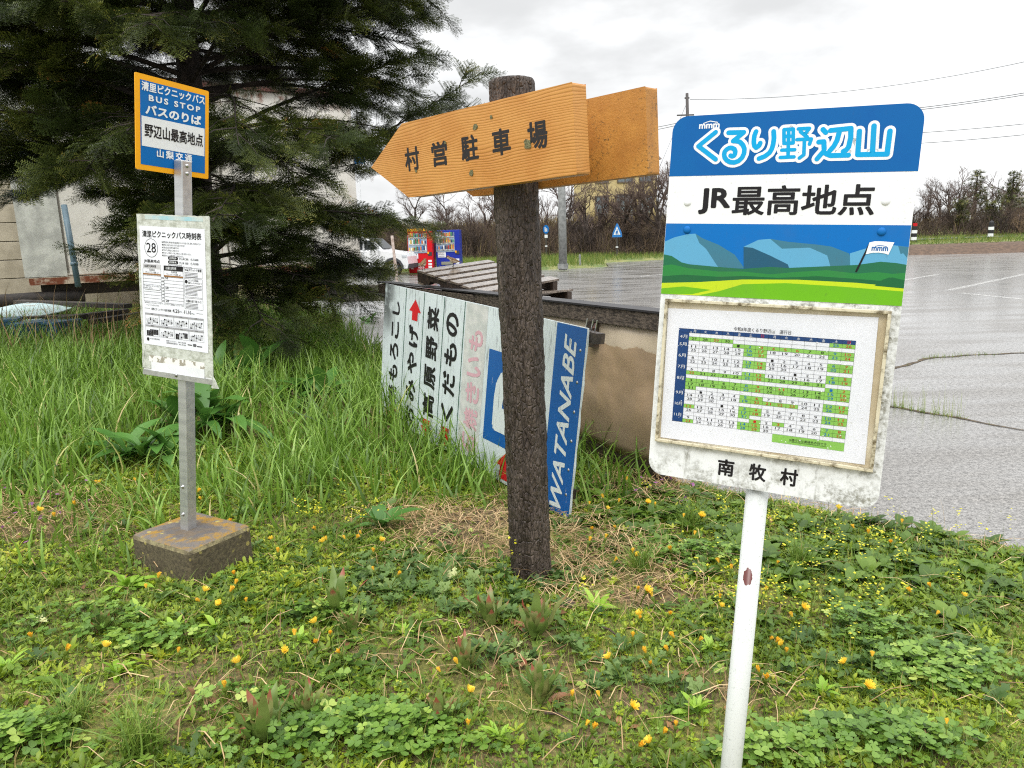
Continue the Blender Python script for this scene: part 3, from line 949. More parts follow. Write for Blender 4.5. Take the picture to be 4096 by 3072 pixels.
pr.text('「1台運行日」はこのバス停に', -.162, .042, -.080, .049, z2, K0); pr.text('停車しません。', -.162, .033, -.118, .040, z2, K0)
pr.box_line(.061, .093, .161, .133, .001, z1, K0); pr.text('Webチケットで乗車', .065, .118, .157, .130, z1, K0, .012)
pr.box_line(.061, .014, .161, .0895, .001, z1, K0); pr.text('ピクニックバス周辺情報、', .083, .078, .140, .086, z1, K0, .006); pr.text('清里フォレストサイクルロード', .083, .068, .157, .076, z1, K0, .01)
pr.box_line(.061, -.035, .161, .0105, .001, z1, K0); pr.text('お薦めのおすすめコース', .070, -.008, .152, .004, z1, K0, .012)
pr.disc(.072, .0765, .0075, z1, K0)
for i in range(4):
    pr.rect(.066, .1115 - i * .0055, .136, .1135 - i * .0055, z1, LN)
for i in range(8):
    pr.rect(.066, .061 - i * .0056, .156 if i < 4 else .132, .063 - i * .0056, z1, LN)
for i in range(4):
    pr.rect(.066, -.014 - i * .0055, .134, -.012 - i * .0055, z1, LN)
pr.text('※運行状況によりバスのルートやダイヤ・本バスルート時刻表は、バスコードから', -.171, -.0285, .055, -.0215, z1, K0); pr.text('ホームページでもご覧いただけます。', -.160, -.0385, -.085, -.0315, z1, K0)
pr.rect(-.172, -.0505, -.140, -.0492, z1, K0); pr.rect(.124, -.0505, .160, -.0492, z1, K0)
pr.text('清里ピクニックバス運行期間', -.132, -.0555, -.018, -.0455, z1, K0, .008)
pr.text('4.25', -.010, -.0565, .028, -.0415, z1, K0, .012); pr.text('Fri. -', .031, -.0535, .052, -.0465, z1, K0); pr.text('11.16', .056, -.0565, .094, -.0415, z1, K0, .012); pr.text('Mon.', .097, -.0555, .114, -.0495, z1, K0)
for r in range(2):
    for c in range(4):
        x0, y0 = -.171 + c * .0836, -.1165 - r * .0505
        pr.box_line(x0, y0, x0 + .0815, y0 + .0475, .0007, z1, LN)
        pr.rect(x0, y0 + .040, x0 + .0815, y0 + .0475, z1 + .0003, GR)
        pr.text('%d月' % (4 + r * 4 + c), x0 + .034, y0 + .0412, x0 + .048, y0 + .0466, z2, K0)
        for a in range(5):
            for b in range(7):
                if (a == 0 and b < 2) or (a == 4 and b > 3): continue
                xx, yy = x0 + .008 + b * .0098, y0 + .0245 - a * .0056
                dark = (r == 1 and c == 0) or (r == 1 and c == 2 and b in (0, 1, 5, 6)) or ((a + b * 3 + c) % 7 == 0)
                if dark:
                    pr.rect(xx - .0008, yy - .0006, xx + .0078, yy + .0047, z1, K0)
                else:
                    pr.text(str(1 + a * 7 + b - 2), xx, yy, xx + .0062, yy + .0042, z1, K0)
pr.disc(-.158, -.1815, .0075, z1, K0)
pr.text('NPO法人清里観光振興会', -.146, -.181, -.090, -.1745, z1, K0)
pr.text('清里バスセンター　0551-48-2000', -.052, -.182, .060, -.175, z1, K0); pr.text('清里駅前観光案内所　0551-48-2200', -.052, -.191, .060, -.184, z1, K0)
pr.rect(.070, -.186, .094, -.182, z1, K0); pr.rect(.122, -.188, .150, -.184, z1, K0)
pr.poly(rounded(.100, -.189, .118, -.177, .003, 3), z1, LN)
pr.build('timetable_print', [P_BLACK, P_WHITE, P_GREY, P_BRN, P_LINE, simple('print_pale', lin(205, 205, 208), .5), P_PAPER], tp)
# concrete foot
k = Mat('mossy_concrete')
up = k.n('ShaderNodeSeparateXYZ', {0: k.n('ShaderNodeNewGeometry').outputs['Normal']}).outputs[2]
f = k.step(k.noise(14, 7, .7), .42, .6)
cb = k.mix(k.step(k.noise(70, 4, .7), .35, .65), lin(104, 94, 72), lin(72, 64, 50))
ctop = k.mix(f, lin(104, 98, 92), lin(146, 112, 36))
c = k.mix(k.step(up, .3, .9), cb, ctop)
lic = k.math('MULTIPLY', k.step(k.vor(24), .26, .2), k.step(k.noise(9, 3, .6), .5, .6))
c = k.mix(lic, c, lin(158, 146, 84))
edge = k.math('MULTIPLY', k.step(up, .2, .5), k.step(up, .95, .75))
c = k.mix(k.math('MULTIPLY', edge, k.step(k.noise(30, 6, .7), .4, .6, .2, .9)), c, lin(168, 158, 116))
ox, oy, oz = k.n('ShaderNodeSeparateXYZ', {0: k.tc.outputs['Object']}).outputs
uu = k.math('ABSOLUTE', k.math('ADD', k.math('MULTIPLY', ox, .856), k.math('MULTIPLY', oy, -.516)))
vv2 = k.math('ABSOLUTE', k.math('ADD', k.math('MULTIPLY', ox, .516), k.math('MULTIPLY', oy, .856)))
rim = k.math('ADD', k.math('MAXIMUM', k.math('SUBTRACT', uu, .14), k.math('SUBTRACT', vv2, .10)), k.math('MULTIPLY', k.math('SUBTRACT', k.noise(24, 6, .7), .5), .14))
smut = k.math('MULTIPLY', k.step(rim, .0, -.03), k.step(up, .8, .95))
c = k.mix(k.math('MULTIPLY', smut, .8), c, k.mix(k.noise(70, 4, .7), lin(58, 55, 54), lin(104, 100, 98)))
k.base(c).rough(.9); k.bump(k.noise(120, 5, .7), .6, .006)
mb = MB()
ex = Vector((.34, -.205, 0)).normalized(); ey = Vector((-ex.y, ex.x, 0))
mb.box((0, 0, .10), (.397, .32, .50), axes=(ex, ey, Vector((0, 0, 1))))
mb.build('concrete_foot', k.m, sB, Matrix.Translation(Vector((-1.427, 3.072, -.02)) - Pbot), bevel=0.022)

# ------------------------------------------------------------------ log post with two arrow boards
Lb = Vector(at(531.2, 572, 3.36)); Lb.z -= 0.0
kz = gz1(Lb.x, Lb.y)
top = at(511.5, 80, 1.0) - CAMP
Lt = Vector(CAMP + top * (Lb.y / top[1]))
sL = empty('direction_post', loc=(Lb.x, Lb.y, kz))
tag(sL, 'dark bark log post carrying two orange wooden arrow boards', 'direction post')
k = Mat('dark_bark')
vv = k.co((1, 1, .28))
fl = k.vor(70, vv)
ridge = k.noise(17, 6, .65, k.co((1, 1, .1)))
nb = k.noise(26, 8, .72, k.co((1, 1, .3)))
fk = k.vor(72, k.co((1, 1, .3)), 'DISTANCE_TO_EDGE')
h = k.math('ADD', k.math('ADD', k.math('MULTIPLY', ridge, 1.3), k.math('ADD', k.math('MULTIPLY', fl, .6), nb)), k.math('MULTIPLY', k.step(fk, 0, .12), .5))
k.base(k.mix(k.step(k.math('ADD', k.noise(90, 4, .7), k.math('MULTIPLY', nb, .4)), .42, .95), lin(38, 30, 26), k.mix(k.step(ridge, .4, .62), lin(78, 66, 58), lin(112, 98, 88))))
k.rough(k.step(nb, .3, .7, .32, .7))
k.b.inputs['Specular IOR Level'].default_value = .5
k.bump(h, .8, .022)
axd = (Lt - Lb).normalized()
lx = axd.orthogonal().normalized(); ly = axd.cross(lx)
b0 = Lb - axd * .25
Ln = (Lt - b0).length
NR, NK = 260, 84
V, F = [], []
for i in range(NR):
    s_ = i / (NR - 1) * Ln
    for j in range(NK):
        a = 2 * math.pi * j / NK
        q = Vector((math.cos(a) * 3.2, math.sin(a) * 3.2, s_ * 2.0))
        r = .0865 + .006 * (mnoise.noise(q * .5)) + .0055 * mnoise.noise(Vector((math.cos(a) * 9, math.sin(a) * 9, s_ * 9))) + .005 * abs(mnoise.noise(Vector((math.cos(a) * 16, math.sin(a) * 16, s_ * 13)))) + .006 * abs(mnoise.noise(Vector((math.cos(a) * 7, math.sin(a) * 7, s_ * 2.2)))) + .003 * mnoise.noise(Vector((math.cos(a) * 34, math.sin(a) * 34, s_ * 40)))
        if Ln - s_ < .012: r -= .006 * (1 - (Ln - s_) / .012)
        p = b0 + axd * s_ + (lx * math.cos(a) + ly * math.sin(a)) * r - Vector((Lb.x, Lb.y, kz))
        V.append(p)
    if i:
        F += [((i - 1) * NK + j, (i - 1) * NK + (j + 1) % NK, i * NK + (j + 1) % NK, i * NK + j) for j in range(NK)]
mb = MB(); mb.add(V, F); mb.add([V[(NR - 1) * NK + j] for j in range(NK)], [tuple(range(NK))])
mb.build('log', k.m, sL, smooth=True)

k = Mat('orange_wood')
gx, gy, gz_ = k.n('ShaderNodeSeparateXYZ', {0: k.tc.outputs['Object']}).outputs
wv = k.noise(1.0, 3, .5, k.co((2.6, 9.0, 6)))
w2 = k.noise(1.0, 2, .5, k.co((1.1, 3.4, 1)))
yy = k.math('ADD', gy, k.math('ADD', k.math('MULTIPLY', k.math('SUBTRACT', wv, .5), .030), k.math('MULTIPLY', k.math('SUBTRACT', w2, .5), .075)))
ph = k.math('ADD', k.math('MULTIPLY', k.math('SINE', k.math('MULTIPLY', yy, 16.0)), 5.0), k.math('MULTIPLY', yy, 600.0))
band_ = k.math('MULTIPLY', k.math('ADD', k.math('SINE', ph), 1.0), .5)
gr = k.math('MULTIPLY', k.math('POWER', band_, 2.6), k.step(k.noise(3, 5, .6, k.co((.5, 3, 1))), .25, .7, .2, .72))
c = k.mix(gr, lin(206, 148, 76), lin(178, 118, 54))
c = k.mix(k.step(k.noise(5, 4, .6), .35, .7), c, k.mix(gr, lin(194, 132, 60), lin(164, 104, 44)))
mold = k.math('MULTIPLY', k.step(k.noise(120, 5, .75), .6, .7), k.step(k.noise(6, 4, .6, k.co((1, .7, 1))), .5, .7))
c = k.mix(k.math('MULTIPLY', mold, .85), c, lin(60, 52, 34))
k.base(c).rough(k.step(gr, 0, 1, .42, .6))
k.bump(k.math('SUBTRACT', 1.0, gr), .35, .004)
M_WOOD = k.m
k = Mat('weathered_orange_wood')
mold = k.math('MULTIPLY', k.step(k.noise(75, 6, .78), .53, .63), k.step(k.noise(6, 4, .6), .40, .62))
k.base(k.mix(mold, k.mix(k.step(k.noise(8, 4, .6), .3, .7), lin(198, 140, 64), lin(178, 120, 52)), lin(84, 66, 40))).rough(.55)
k.bump(k.noise(110, 5, .7), .5, .005)
M_WOOD2 = k.m
M_CARVE = simple('carved_black', lin(30, 27, 30), .6)
M_LICH = simple('lichen', lin(140, 136, 98), .95, lin(96, 94, 66), 200, 0.8, 300)
mC0 = ortho(pose(1.0, (-.0327, 1.0437, .1197), (.73, -.682, .03), (.039, -.001, -.999), (.682, .731, .026)))
nC = mC0.to_3x3().col[2]
cdir = Vector((-.0327, 1.0437, .1197))
axp = Lb + axd * ((1.9 - Lb.z) / axd.z)
TH = .078
sC = ((.084 + TH) + nC.dot(axp - Vector(CAMP))) / nC.dot(cdir)
mC = mC0.copy(); mC.translation = Vector(CAMP) + cdir * sC
wC, hC = .3207 * sC, .1067 * sC
il = Matrix.Translation(-Vector((Lb.x, Lb.y, kz)))
def board(name, w, h, tip, m, mat):
    mb = MB()
    mb.prism([(w / 2, -h / 2), (w / 2, h / 2), (-w / 2, h / 2), (-w / 2 - tip, 0.0), (-w / 2, -h / 2)], -TH, 0)
    return mb.build(name, mat, sL, il @ m, bevel=.0075)
bC = board('arrow_board', wC, hC, .245, mC, M_WOOD)
q = sC / 2.92
for ch, xx in (('村', -.421), ('営', -.243), ('駐', -.062), ('車', .112), ('場', .296)):
    pr = Print()
    pr.text(ch, (xx - .049) * q, -.047 * q, (xx + .049) * q, .052 * q, .0006, 0, .03)
    pr.build('carved_character', M_CARVE, bC)
for lx_, ly_, r in ((-.021, .077, .013), (.247, -.023, .018), (-.061, -.095, .012), (-.40, -.05, .007), (.07, .10, .007), (-.2, .04, .006)):
    mb = MB()
    pts = [(lx_ * q + r * (.7 + .5 * random.random()) * math.cos(j * .5236), ly_ * q + r * (.7 + .5 * random.random()) * math.sin(j * .5236)) for j in range(12)]
    mb.prism(pts, 0.0002, .003)
    mb.build('lichen_spot', M_LICH, bC)
mD = mC.copy(); mD.translation = mC.translation - nC * (TH + .168 + .012) + mC.to_3x3().col[0] * .135 - mC.to_3x3().col[1] * .012
board('arrow_board', wC * .99, hC * .99, .245, mD, M_WOOD2).__setitem__('label', 'darker orange arrow board behind the log')

# ================================================================== SHOP BOARD ON ITS SIDE
mF = ortho(pose(4.9, (-.0698, .9821, -.1887), (.547, -.835, -.056), (-.11, -.005, -.994), (.83, .55, -.095)))
k = Mat('scuffed_white_board')
sc1 = k.step(k.noise(26, 6, .8, k.co((1.2, .13, 1), rot=(0, 0, R_(38)))), .56, .63)
sc2 = k.step(k.noise(30, 5, .8, k.co((1.2, .1, 1), rot=(0, 0, R_(-55)))), .58, .65)
sm = k.step(k.noise(3, 5, .65), .45, .75)
bx, by, bz = k.n('ShaderNodeSeparateXYZ', {0: k.tc.outputs['Object']}).outputs
burn = k.math('MULTIPLY', k.math('MULTIPLY', k.step(bx, -1.0, -1.17), k.step(by, .0, .36)), k.step(k.noise(6, 4, .6), .30, .52))
c = k.mix(k.math('MULTIPLY', sm, .4), lin(204, 214, 216), lin(166, 172, 170))
c = k.mix(k.math('MULTIPLY', k.math('MAXIMUM', sc1, sc2), .75), c, lin(92, 96, 96))
c = k.mix(k.math('MULTIPLY', burn, .85), c, lin(52, 54, 54))
k.base(c).rough(.35)
M_BOARD = k.m
sF = empty('shop_board', mat=mF)
tag(sF, 'scuffed white and blue shop board lying on its side behind the log post', 'sign board')
W, H = 1.248, .5217
mb = MB()
out = [(W + .004 * math.sin(i * 2.1), -H + 2 * H * i / 14) for i in range(15)] + [(-W, H), (-W - .006, .2), (-W + .004, -.2), (-W, -H)]
mb.prism(out, -.012, 0)
mb.build('panel', M_BOARD, sF)
P_BB = Mat('scratched_blue')
s1 = P_BB.step(P_BB.noise(26, 6, .8, P_BB.co((1.2, .13, 1), rot=(0, 0, R_(30)))), .635, .67)
s2 = P_BB.step(P_BB.noise(60, 5, .75), .68, .72)
P_BB.base(P_BB.mix(P_BB.math('MAXIMUM', s1, s2), P_BB.mix(P_BB.noise(5, 3, .6), lin(14, 92, 164), lin(10, 78, 148)), lin(190, 200, 206))).rough(.4)
P_SW = Mat('scuffed_white_print')
s1 = P_SW.step(P_SW.noise(30, 6, .8, P_SW.co((1.2, .13, 1), rot=(0, 0, R_(38)))), .55, .66)
P_SW.base(P_SW.mix(P_SW.math('MULTIPLY', s1, .7), lin(206, 214, 214), lin(92, 100, 104))).rough(.4)
P_TAPE = simple('pale_panel', lin(204, 204, 200), .5, lin(180, 184, 180), 12)
pr = Print()
pr.rect(.99, -.519, 1.245, .519, .001, 0)
pr.rect(.33, -.307, .87, .266, .001, 0)
pr.build('blue_print', P_BB.m, sF)
pr = Print()
pr.text('WATANABE', 1.068, -.492, 1.172, .470, .0022, 0, .022, .32, True)
pr.build('name_lettering', P_SW.m, sF)
pr = Print()
pr.text('P', .425, -.225, .81, .165, .0022, 0, .06, 0, True)
pr.build('parking_letter', P_SW.m, sF)
pr = Print()
pr.rect(.02, -.52, .285, .518, .001, 1)
for xx in (-.870, -.575, -.278, 0.0):
    pr.rect(xx - .004, -.519, xx + .004, .519, .0018, 0)
pr.build('column_lines', [simple('dark_green_line', lin(30, 86, 66), .5), P_TAPE], sF)
def column(s_, xc, y0, y1, half=.085, off=.035, m=None, name='lettering_row'):
    n = len(s_); st = (y1 - y0) / n
    pr = Print()
    for i, ch in enumerate(s_):
        sm_ = .62 if ch in 'しく' else .8
        hf = half * (1 if ch not in 'しこ' else .85)
        pr.text(ch, xc - hf, y0 + st * (i + .5) - st * .5 * sm_, xc + hf, y0 + st * (i + .5) + st * .5 * sm_, .0024, 0, off, 0, True)
    pr.build(name, m or P_BLACK, sF)
column('焼もろこし', -1.03, -.40, .44, .075)
column('おみやげ', -.715, -.52, .285, .078)
column('高原野菜', -.425, -.375, .455, .085)
column('くだもの', -.15, -.36, .45, .085)
column('石焼きいも', .165, -.48, .375, .085, .03, P_PINK, 'faded_lettering_row')
AR = [[(-.71, .455), (-.805, .365), (-.755, .365), (-.755, .300), (-.665, .300), (-.665, .365), (-.615, .365)],
      [(.60, -.335), (.50, -.42), (.55, -.42), (.55, -.50), (.65, -.50), (.65, -.42), (.70, -.42)]]
for xx, y0 in ((-.43, -.378), (-.155, -.365), (-1.0, -.41)):
    AR.append([(xx, y0 - .14), (xx + .10, y0 - .06), (xx + .05, y0 - .06), (xx + .05, y0), (xx - .06, y0), (xx - .06, y0 - .06), (xx - .09, y0 - .06)])
for p in AR:
    pr = Print(); pr.poly(p, .0024); pr.build('red_arrow', P_RED, sF)
for xx, yy, rr in [(1.205, v_, .009) for v_ in (.40, .23, .07, -.09, -.25, -.39)] + [(-1.225, v_, .006) for v_ in (.3, .1, -.1, -.3)]:
    mb = MB(); mb.dome((xx, yy, .0012), rr, (0, 0, 1), .5, 8); mb.build('rivet', M_STEEL, sF)
M_DKW = simple('dark_wet_timber', lin(74, 62, 52), .45, lin(40, 33, 28), 12, .6, 50, stretch=(1, 1, 4))
mb = MB()
mb.box((0.02, .475, -.045), (2.56, .055, .06)); mb.box((0, -.40, -.045), (2.4, .055, .06))
for sx in (-1.1, 0, 1.05):
    mb.box((sx, -.04, -.10), (.06, 1.02, .045))
mb.build('timber_backing', M_DKW, sF)
mb = MB()
for i, dx_ in enumerate((1.19, 1.225, 1.245)):
    mb.tube([(dx_, .50, -.03 - .01 * i), (dx_ + .01, .565, -.03 - .01 * i)], .0035, 5)
mb.build('nails', M_STEEL, sF)

# ================================================================== LOW SHEET METAL FENCE
A0 = Vector((.90, 4.30, 0)); dF = Vector((-.5, .866, 0)); nF = Vector((-.866, -.5, 0))
sW = empty('low_fence', loc=A0)
tag(sW, 'low tan sheet metal fence with a dark timber rail behind the shop board', 'fence')
axW = (dF, -nF, Vector((0, 0, 1)))
k = Mat('tan_sheet')
st = k.step(k.noise(2.2, 4, .6, k.co((1, 1, .5))), .4, .62)
wx, wy, wz = k.n('ShaderNodeSeparateXYZ', {0: k.tc.outputs['Object']}).outputs
topl = k.math('ADD', wz, k.math('MULTIPLY', k.noise(11, 5, .6), .10))
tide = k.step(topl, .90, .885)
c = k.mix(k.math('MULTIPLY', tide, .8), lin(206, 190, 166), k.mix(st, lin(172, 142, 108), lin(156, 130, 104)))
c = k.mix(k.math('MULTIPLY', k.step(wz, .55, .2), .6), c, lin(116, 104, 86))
k.base(c).rough(.32); k.bump(k.noise(2.4, 2, .4), .55, .12)
ny, nz = 60, 14
V, F = [], []
for i in range(ny + 1):
    for j in range(nz + 1):
        u, w_ = i / ny * 4.6, j / nz
        off = .018 * mnoise.noise(Vector((u * 2.3, w_ * 2.0, 1.3))) + .012 * mnoise.noise(Vector((u * 5, w_ * 4, 8)))
        V.append(dF * u - nF * (-off) + Vector((0, 0, .14 + .84 * w_)))
for i in range(ny):
    for j in range(nz):
        a = i * (nz + 1) + j
        F.append((a, a + nz + 1, a + nz + 2, a + 1))
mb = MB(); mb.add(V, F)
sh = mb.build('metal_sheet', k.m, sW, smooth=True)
so_ = sh.modifiers.new('thick', 'SOLIDIFY'); so_.thickness = .004
mb = MB()
mb.box(dF * 1.15 + nF * .0 + Vector((0, 0, 1.03)), (2.36, .075, .105), axes=axW)
mb.box(dF * 3.48 + nF * .012 + Vector((0, 0, 1.02)), (2.28, .075, .10), axes=axW)
mb.build('top_rail', simple('weathered_rail', lin(108, 96, 84), .6, lin(48, 40, 34), 6, .7, 40, stretch=(4, 4, 14)), sW, bevel=.006)
mb = MB(); mb.box(dF * 2.3 + Vector((0, 0, 1.09)) - nF * .02, (4.7, .14, .012), axes=axW)
mb.build('felt_strip', simple('black_felt', lin(46, 44, 46), .5), sW)
mb = MB(); mb.box(dF * 2.3 - nF * .03 + Vector((0, 0, .09)), (4.6, .08, .10), axes=axW)
mb.build('bottom_beam', M_DKW, sW)
for u in (0.06, 1.18, 2.3, 3.4, 4.5):
    mb = MB(); mb.box(dF * u - nF * .075 + Vector((0, 0, .49)), (.09, .09, 1.10), axes=axW); mb.build('fence_post', M_DKW, sW)
mb = MB(); mb.box(dF * .66 + nF * .035 + Vector((0, 0, .90)), (.085, .04, .17), axes=axW); mb.build('bracket', M_DKW, sW)
mb = MB(); mb.tube([dF * .60 + nF * .05 + Vector((0, 0, .97)), dF * .58 + nF * .08 + Vector((0, 0, .95)), dF * .59 + nF * .05 + Vector((0, 0, .90))], .011, 6)
mb.build('hook', simple('rusty_iron', lin(92, 58, 44), .7, lin(58, 42, 38), 40), sW)

# ================================================================== PALLETS
M_PAL = Mat('wet_pallet_wood')
M_PAL.base(M_PAL.mix(M_PAL.step(M_PAL.noise(10, 6, .65, M_PAL.co((1, 6, 6))), .35, .65), lin(150, 136, 122), lin(78, 66, 56)))  # deck colour paled to stand in for wet reflection, besides the real gloss
M_PAL.rough(M_PAL.step(M_PAL.noise(5, 4, .6), .35, .65, .08, .3)); M_PAL.b.inputs['Coat Weight'].default_value = .8; M_PAL.b.inputs['Coat Roughness'].default_value = .1; M_PAL.bump(M_PAL.noise(40, 5, .6, M_PAL.co((.3, 4, 4))), .4, .01)
M_PALD = simple('dark_pallet_wood', lin(66, 52, 42), .5, lin(36, 29, 25), 12, .5, 60, stretch=(4, 1, 1))
LB, LS = 1.12, .86                     # bearers run along x, boards along y
def pallet_mesh(mbb, mbt):
    for yb in (.035, LS / 2, LS - .035):
        prof = [(0, 0), (.20, 0), (.24, .045), (.40, .045), (.44, 0), (.68, 0), (.72, .045), (.88, .045), (.92, 0), (LB, 0), (LB, .095), (0, .095)]
        n = len(prof)
        vs = [(x, yb - .028, z - .12) for x, z in prof] + [(x, yb + .028, z - .12) for x, z in prof]
        mbb.add(vs, [tuple(range(n)), tuple(range(n, 2 * n))[::-1]] + [(i, n + i, n + (i + 1) % n, (i + 1) % n) for i in range(n)])
    for i in range(6):
        x = .065 + i * (LB - .13) / 5
        mbt.box((x, LS / 2, -.0125 + .002 * (i % 2)), (.135 if i % 2 else .115, LS + .012 * (i % 3), .0205))
    for x in (.06, LB / 2, LB - .06):
        mbt.box((x, LS / 2, -.130), (.10, LS, .018))
tops = []
bz, tz = MB(), MB(); pallet_mesh(bz, tz)
def pallet(name, m, lab, first=None):
    if first is None:
        e = empty(name, mat=m)
        bz.build('bearers', M_PALD, e); tz.build('deck_boards', M_PAL.m, e, bevel=.002)
    else:
        e = first.copy(); COL.objects.link(e); e.matrix_world = m
        for ch in first.children:
            c2 = ch.copy(); COL.objects.link(c2); c2.parent = e
    return tag(e, lab, 'pallet', 'wooden pallets stacked behind the fence')
bx_ = Vector((.61, -.79, -.155)).normalized(); sy_ = Vector((.79, .61, .075)); sy_ = (sy_ - bx_ * sy_.dot(bx_)).normalized()
pal = pallet('wooden_pallet', frame(Vector((-.90, 7.33, 1.255)), bx_, sy_, bx_.cross(sy_)), 'wet dark wooden pallet lying tilted on top of the stack')
labs = ['dark wooden pallet right under the tilted one', 'third pallet down, its corner just showing above the rail'] + ['dark wooden pallet low in the stack hidden behind the fence'] * 5
for i, lb in enumerate(labs):
    a = R_(-48 + (-3, 5, 1, -4, 3, 0, 2)[i])
    bx2 = Vector((math.cos(a), math.sin(a), 0)); sy2 = Vector((-math.sin(a), math.cos(a), 0))
    o = Vector((-.80 + (.02, .07, .03, .0, .05, .02, .04)[i], 7.30 + (.02, .06, .03, .05, .0, .04, .02)[i], 1.045 - i * .1395))
    pallet('wooden_pallet', frame(o, bx2, sy2, Vector((0, 0, 1))), lb, pal)

# ================================================================== SPARROWS ON THE PALLET
M_SP = [simple('sparrow_brown', lin(134, 104, 70), .8, lin(84, 64, 42), 90), simple('sparrow_belly', lin(206, 190, 166), .8), simple('sparrow_cap', lin(118, 62, 36), .8), simple('sparrow_dark', lin(40, 34, 30), .6)]
def sparrow(pos, head, lab):
    """body runs along +x in its own frame"""
    h = Vector(head).normalized(); s_ = Vector((0, 0, 1)).cross(h).normalized()
    e = empty('sparrow', mat=frame(Vector(pos), h, s_, h.cross(s_)))
    tag(e, lab, 'bird', 'sparrows perched on the pallet')
    rings = [(-.085, .038, .006, .002), (-.06, .042, .009, .003), (-.04, .050, .014, .011), (-.015, .053, .025, .024), (.012, .058, .029, .029), (.032, .068, .025, .026), (.044, .080, .018, .019), (.054, .090, .0185, .0185), (.064, .093, .016, .016), (.072, .092, .008, .008), (.083, .089, .0012, .0012)]
    K = 12; V, F, MI = [], [], []
    for x, z, ry, rz in rings:
        V += [(x, ry * math.cos(2 * math.pi * j / K), z + rz * math.sin(2 * math.pi * j / K)) for j in range(K)]
    for i in range(len(rings) - 1):
        for j in range(K):
            F.append((i * K + j, i * K + (j + 1) % K, (i + 1) * K + (j + 1) % K, (i + 1) * K + j))
            up = math.sin(2 * math.pi * (j + .5) / K)
            MI.append(3 if i >= 9 else (2 if up > .3 else 1 if up < .1 else 3) if i >= 6 else (0 if up > -.2 else 1))
    F += [tuple(range(K))[::-1]]; MI.append(0)
    mb = MB(); mb.v, mb.f, mb.mi = V, F, MI
    for sg in (-1, 1):
        mb.dome((.063, sg * .0155, .096), .003, (0, sg, .1), .6, 6, 3)
        mb.tube([(.006, sg * .010, .034), (.010, sg * .012, .015), (.004, sg * .013, .001)], [.004, .002, .0016], 5, 3)
        for a in (-.4, 0, .4):
            mb.tube([(.004, sg * .013, .0015), (.004 + .015 * math.cos(a), sg * .013 + .015 * math.sin(a), .0012)], .0012, 4, 3)
    b = mb.build('body', M_SP, e, smooth=True)
    for sg in (-1, 1):
        mb = MB()
        pts = [(.03, .060), (.02, .072), (-.02, .066), (-.055, .050), (-.07, .042), (-.03, .040), (.01, .045)]
        vs = [(x, sg * (.027 - max(0, -x) * .28), z) for x, z in pts] + [(x, sg * (.022 - max(0, -x) * .26), z) for x, z in pts]
        n = len(pts)
        mb.add(vs, [tuple(range(n)), tuple(range(n, 2 * n))] + [(i, (i + 1) % n, n + (i + 1) % n, n + i) for i in range(n)])
        mb.build('wing', M_SP[0], e)
p1 = Vector(at(433.3, 267.8, 7.34)); p2 = Vector(at(467.3, 266.5, 7.45))
def on_pal(p):                          # drop onto the tilted deck
    nn = bx_.cross(sy_); o = Vector((-.90, 7.33, 1.255))
    return p + Vector((0, 0, 1)) * ((o - p).dot(nn) / nn.z)
sparrow(on_pal(o := Vector((-.90, 7.33, 1.255)) + bx_ * .04 + sy_ * .05), (.25, .9, 0), 'brown sparrow sitting at the left corner of the tilted pallet')
sparrow(on_pal(Vector((-.90, 7.33, 1.255)) + bx_ * .09 + sy_ * .38), (-.95, -.25, 0), 'brown sparrow standing further along the edge board of the tilted pallet')

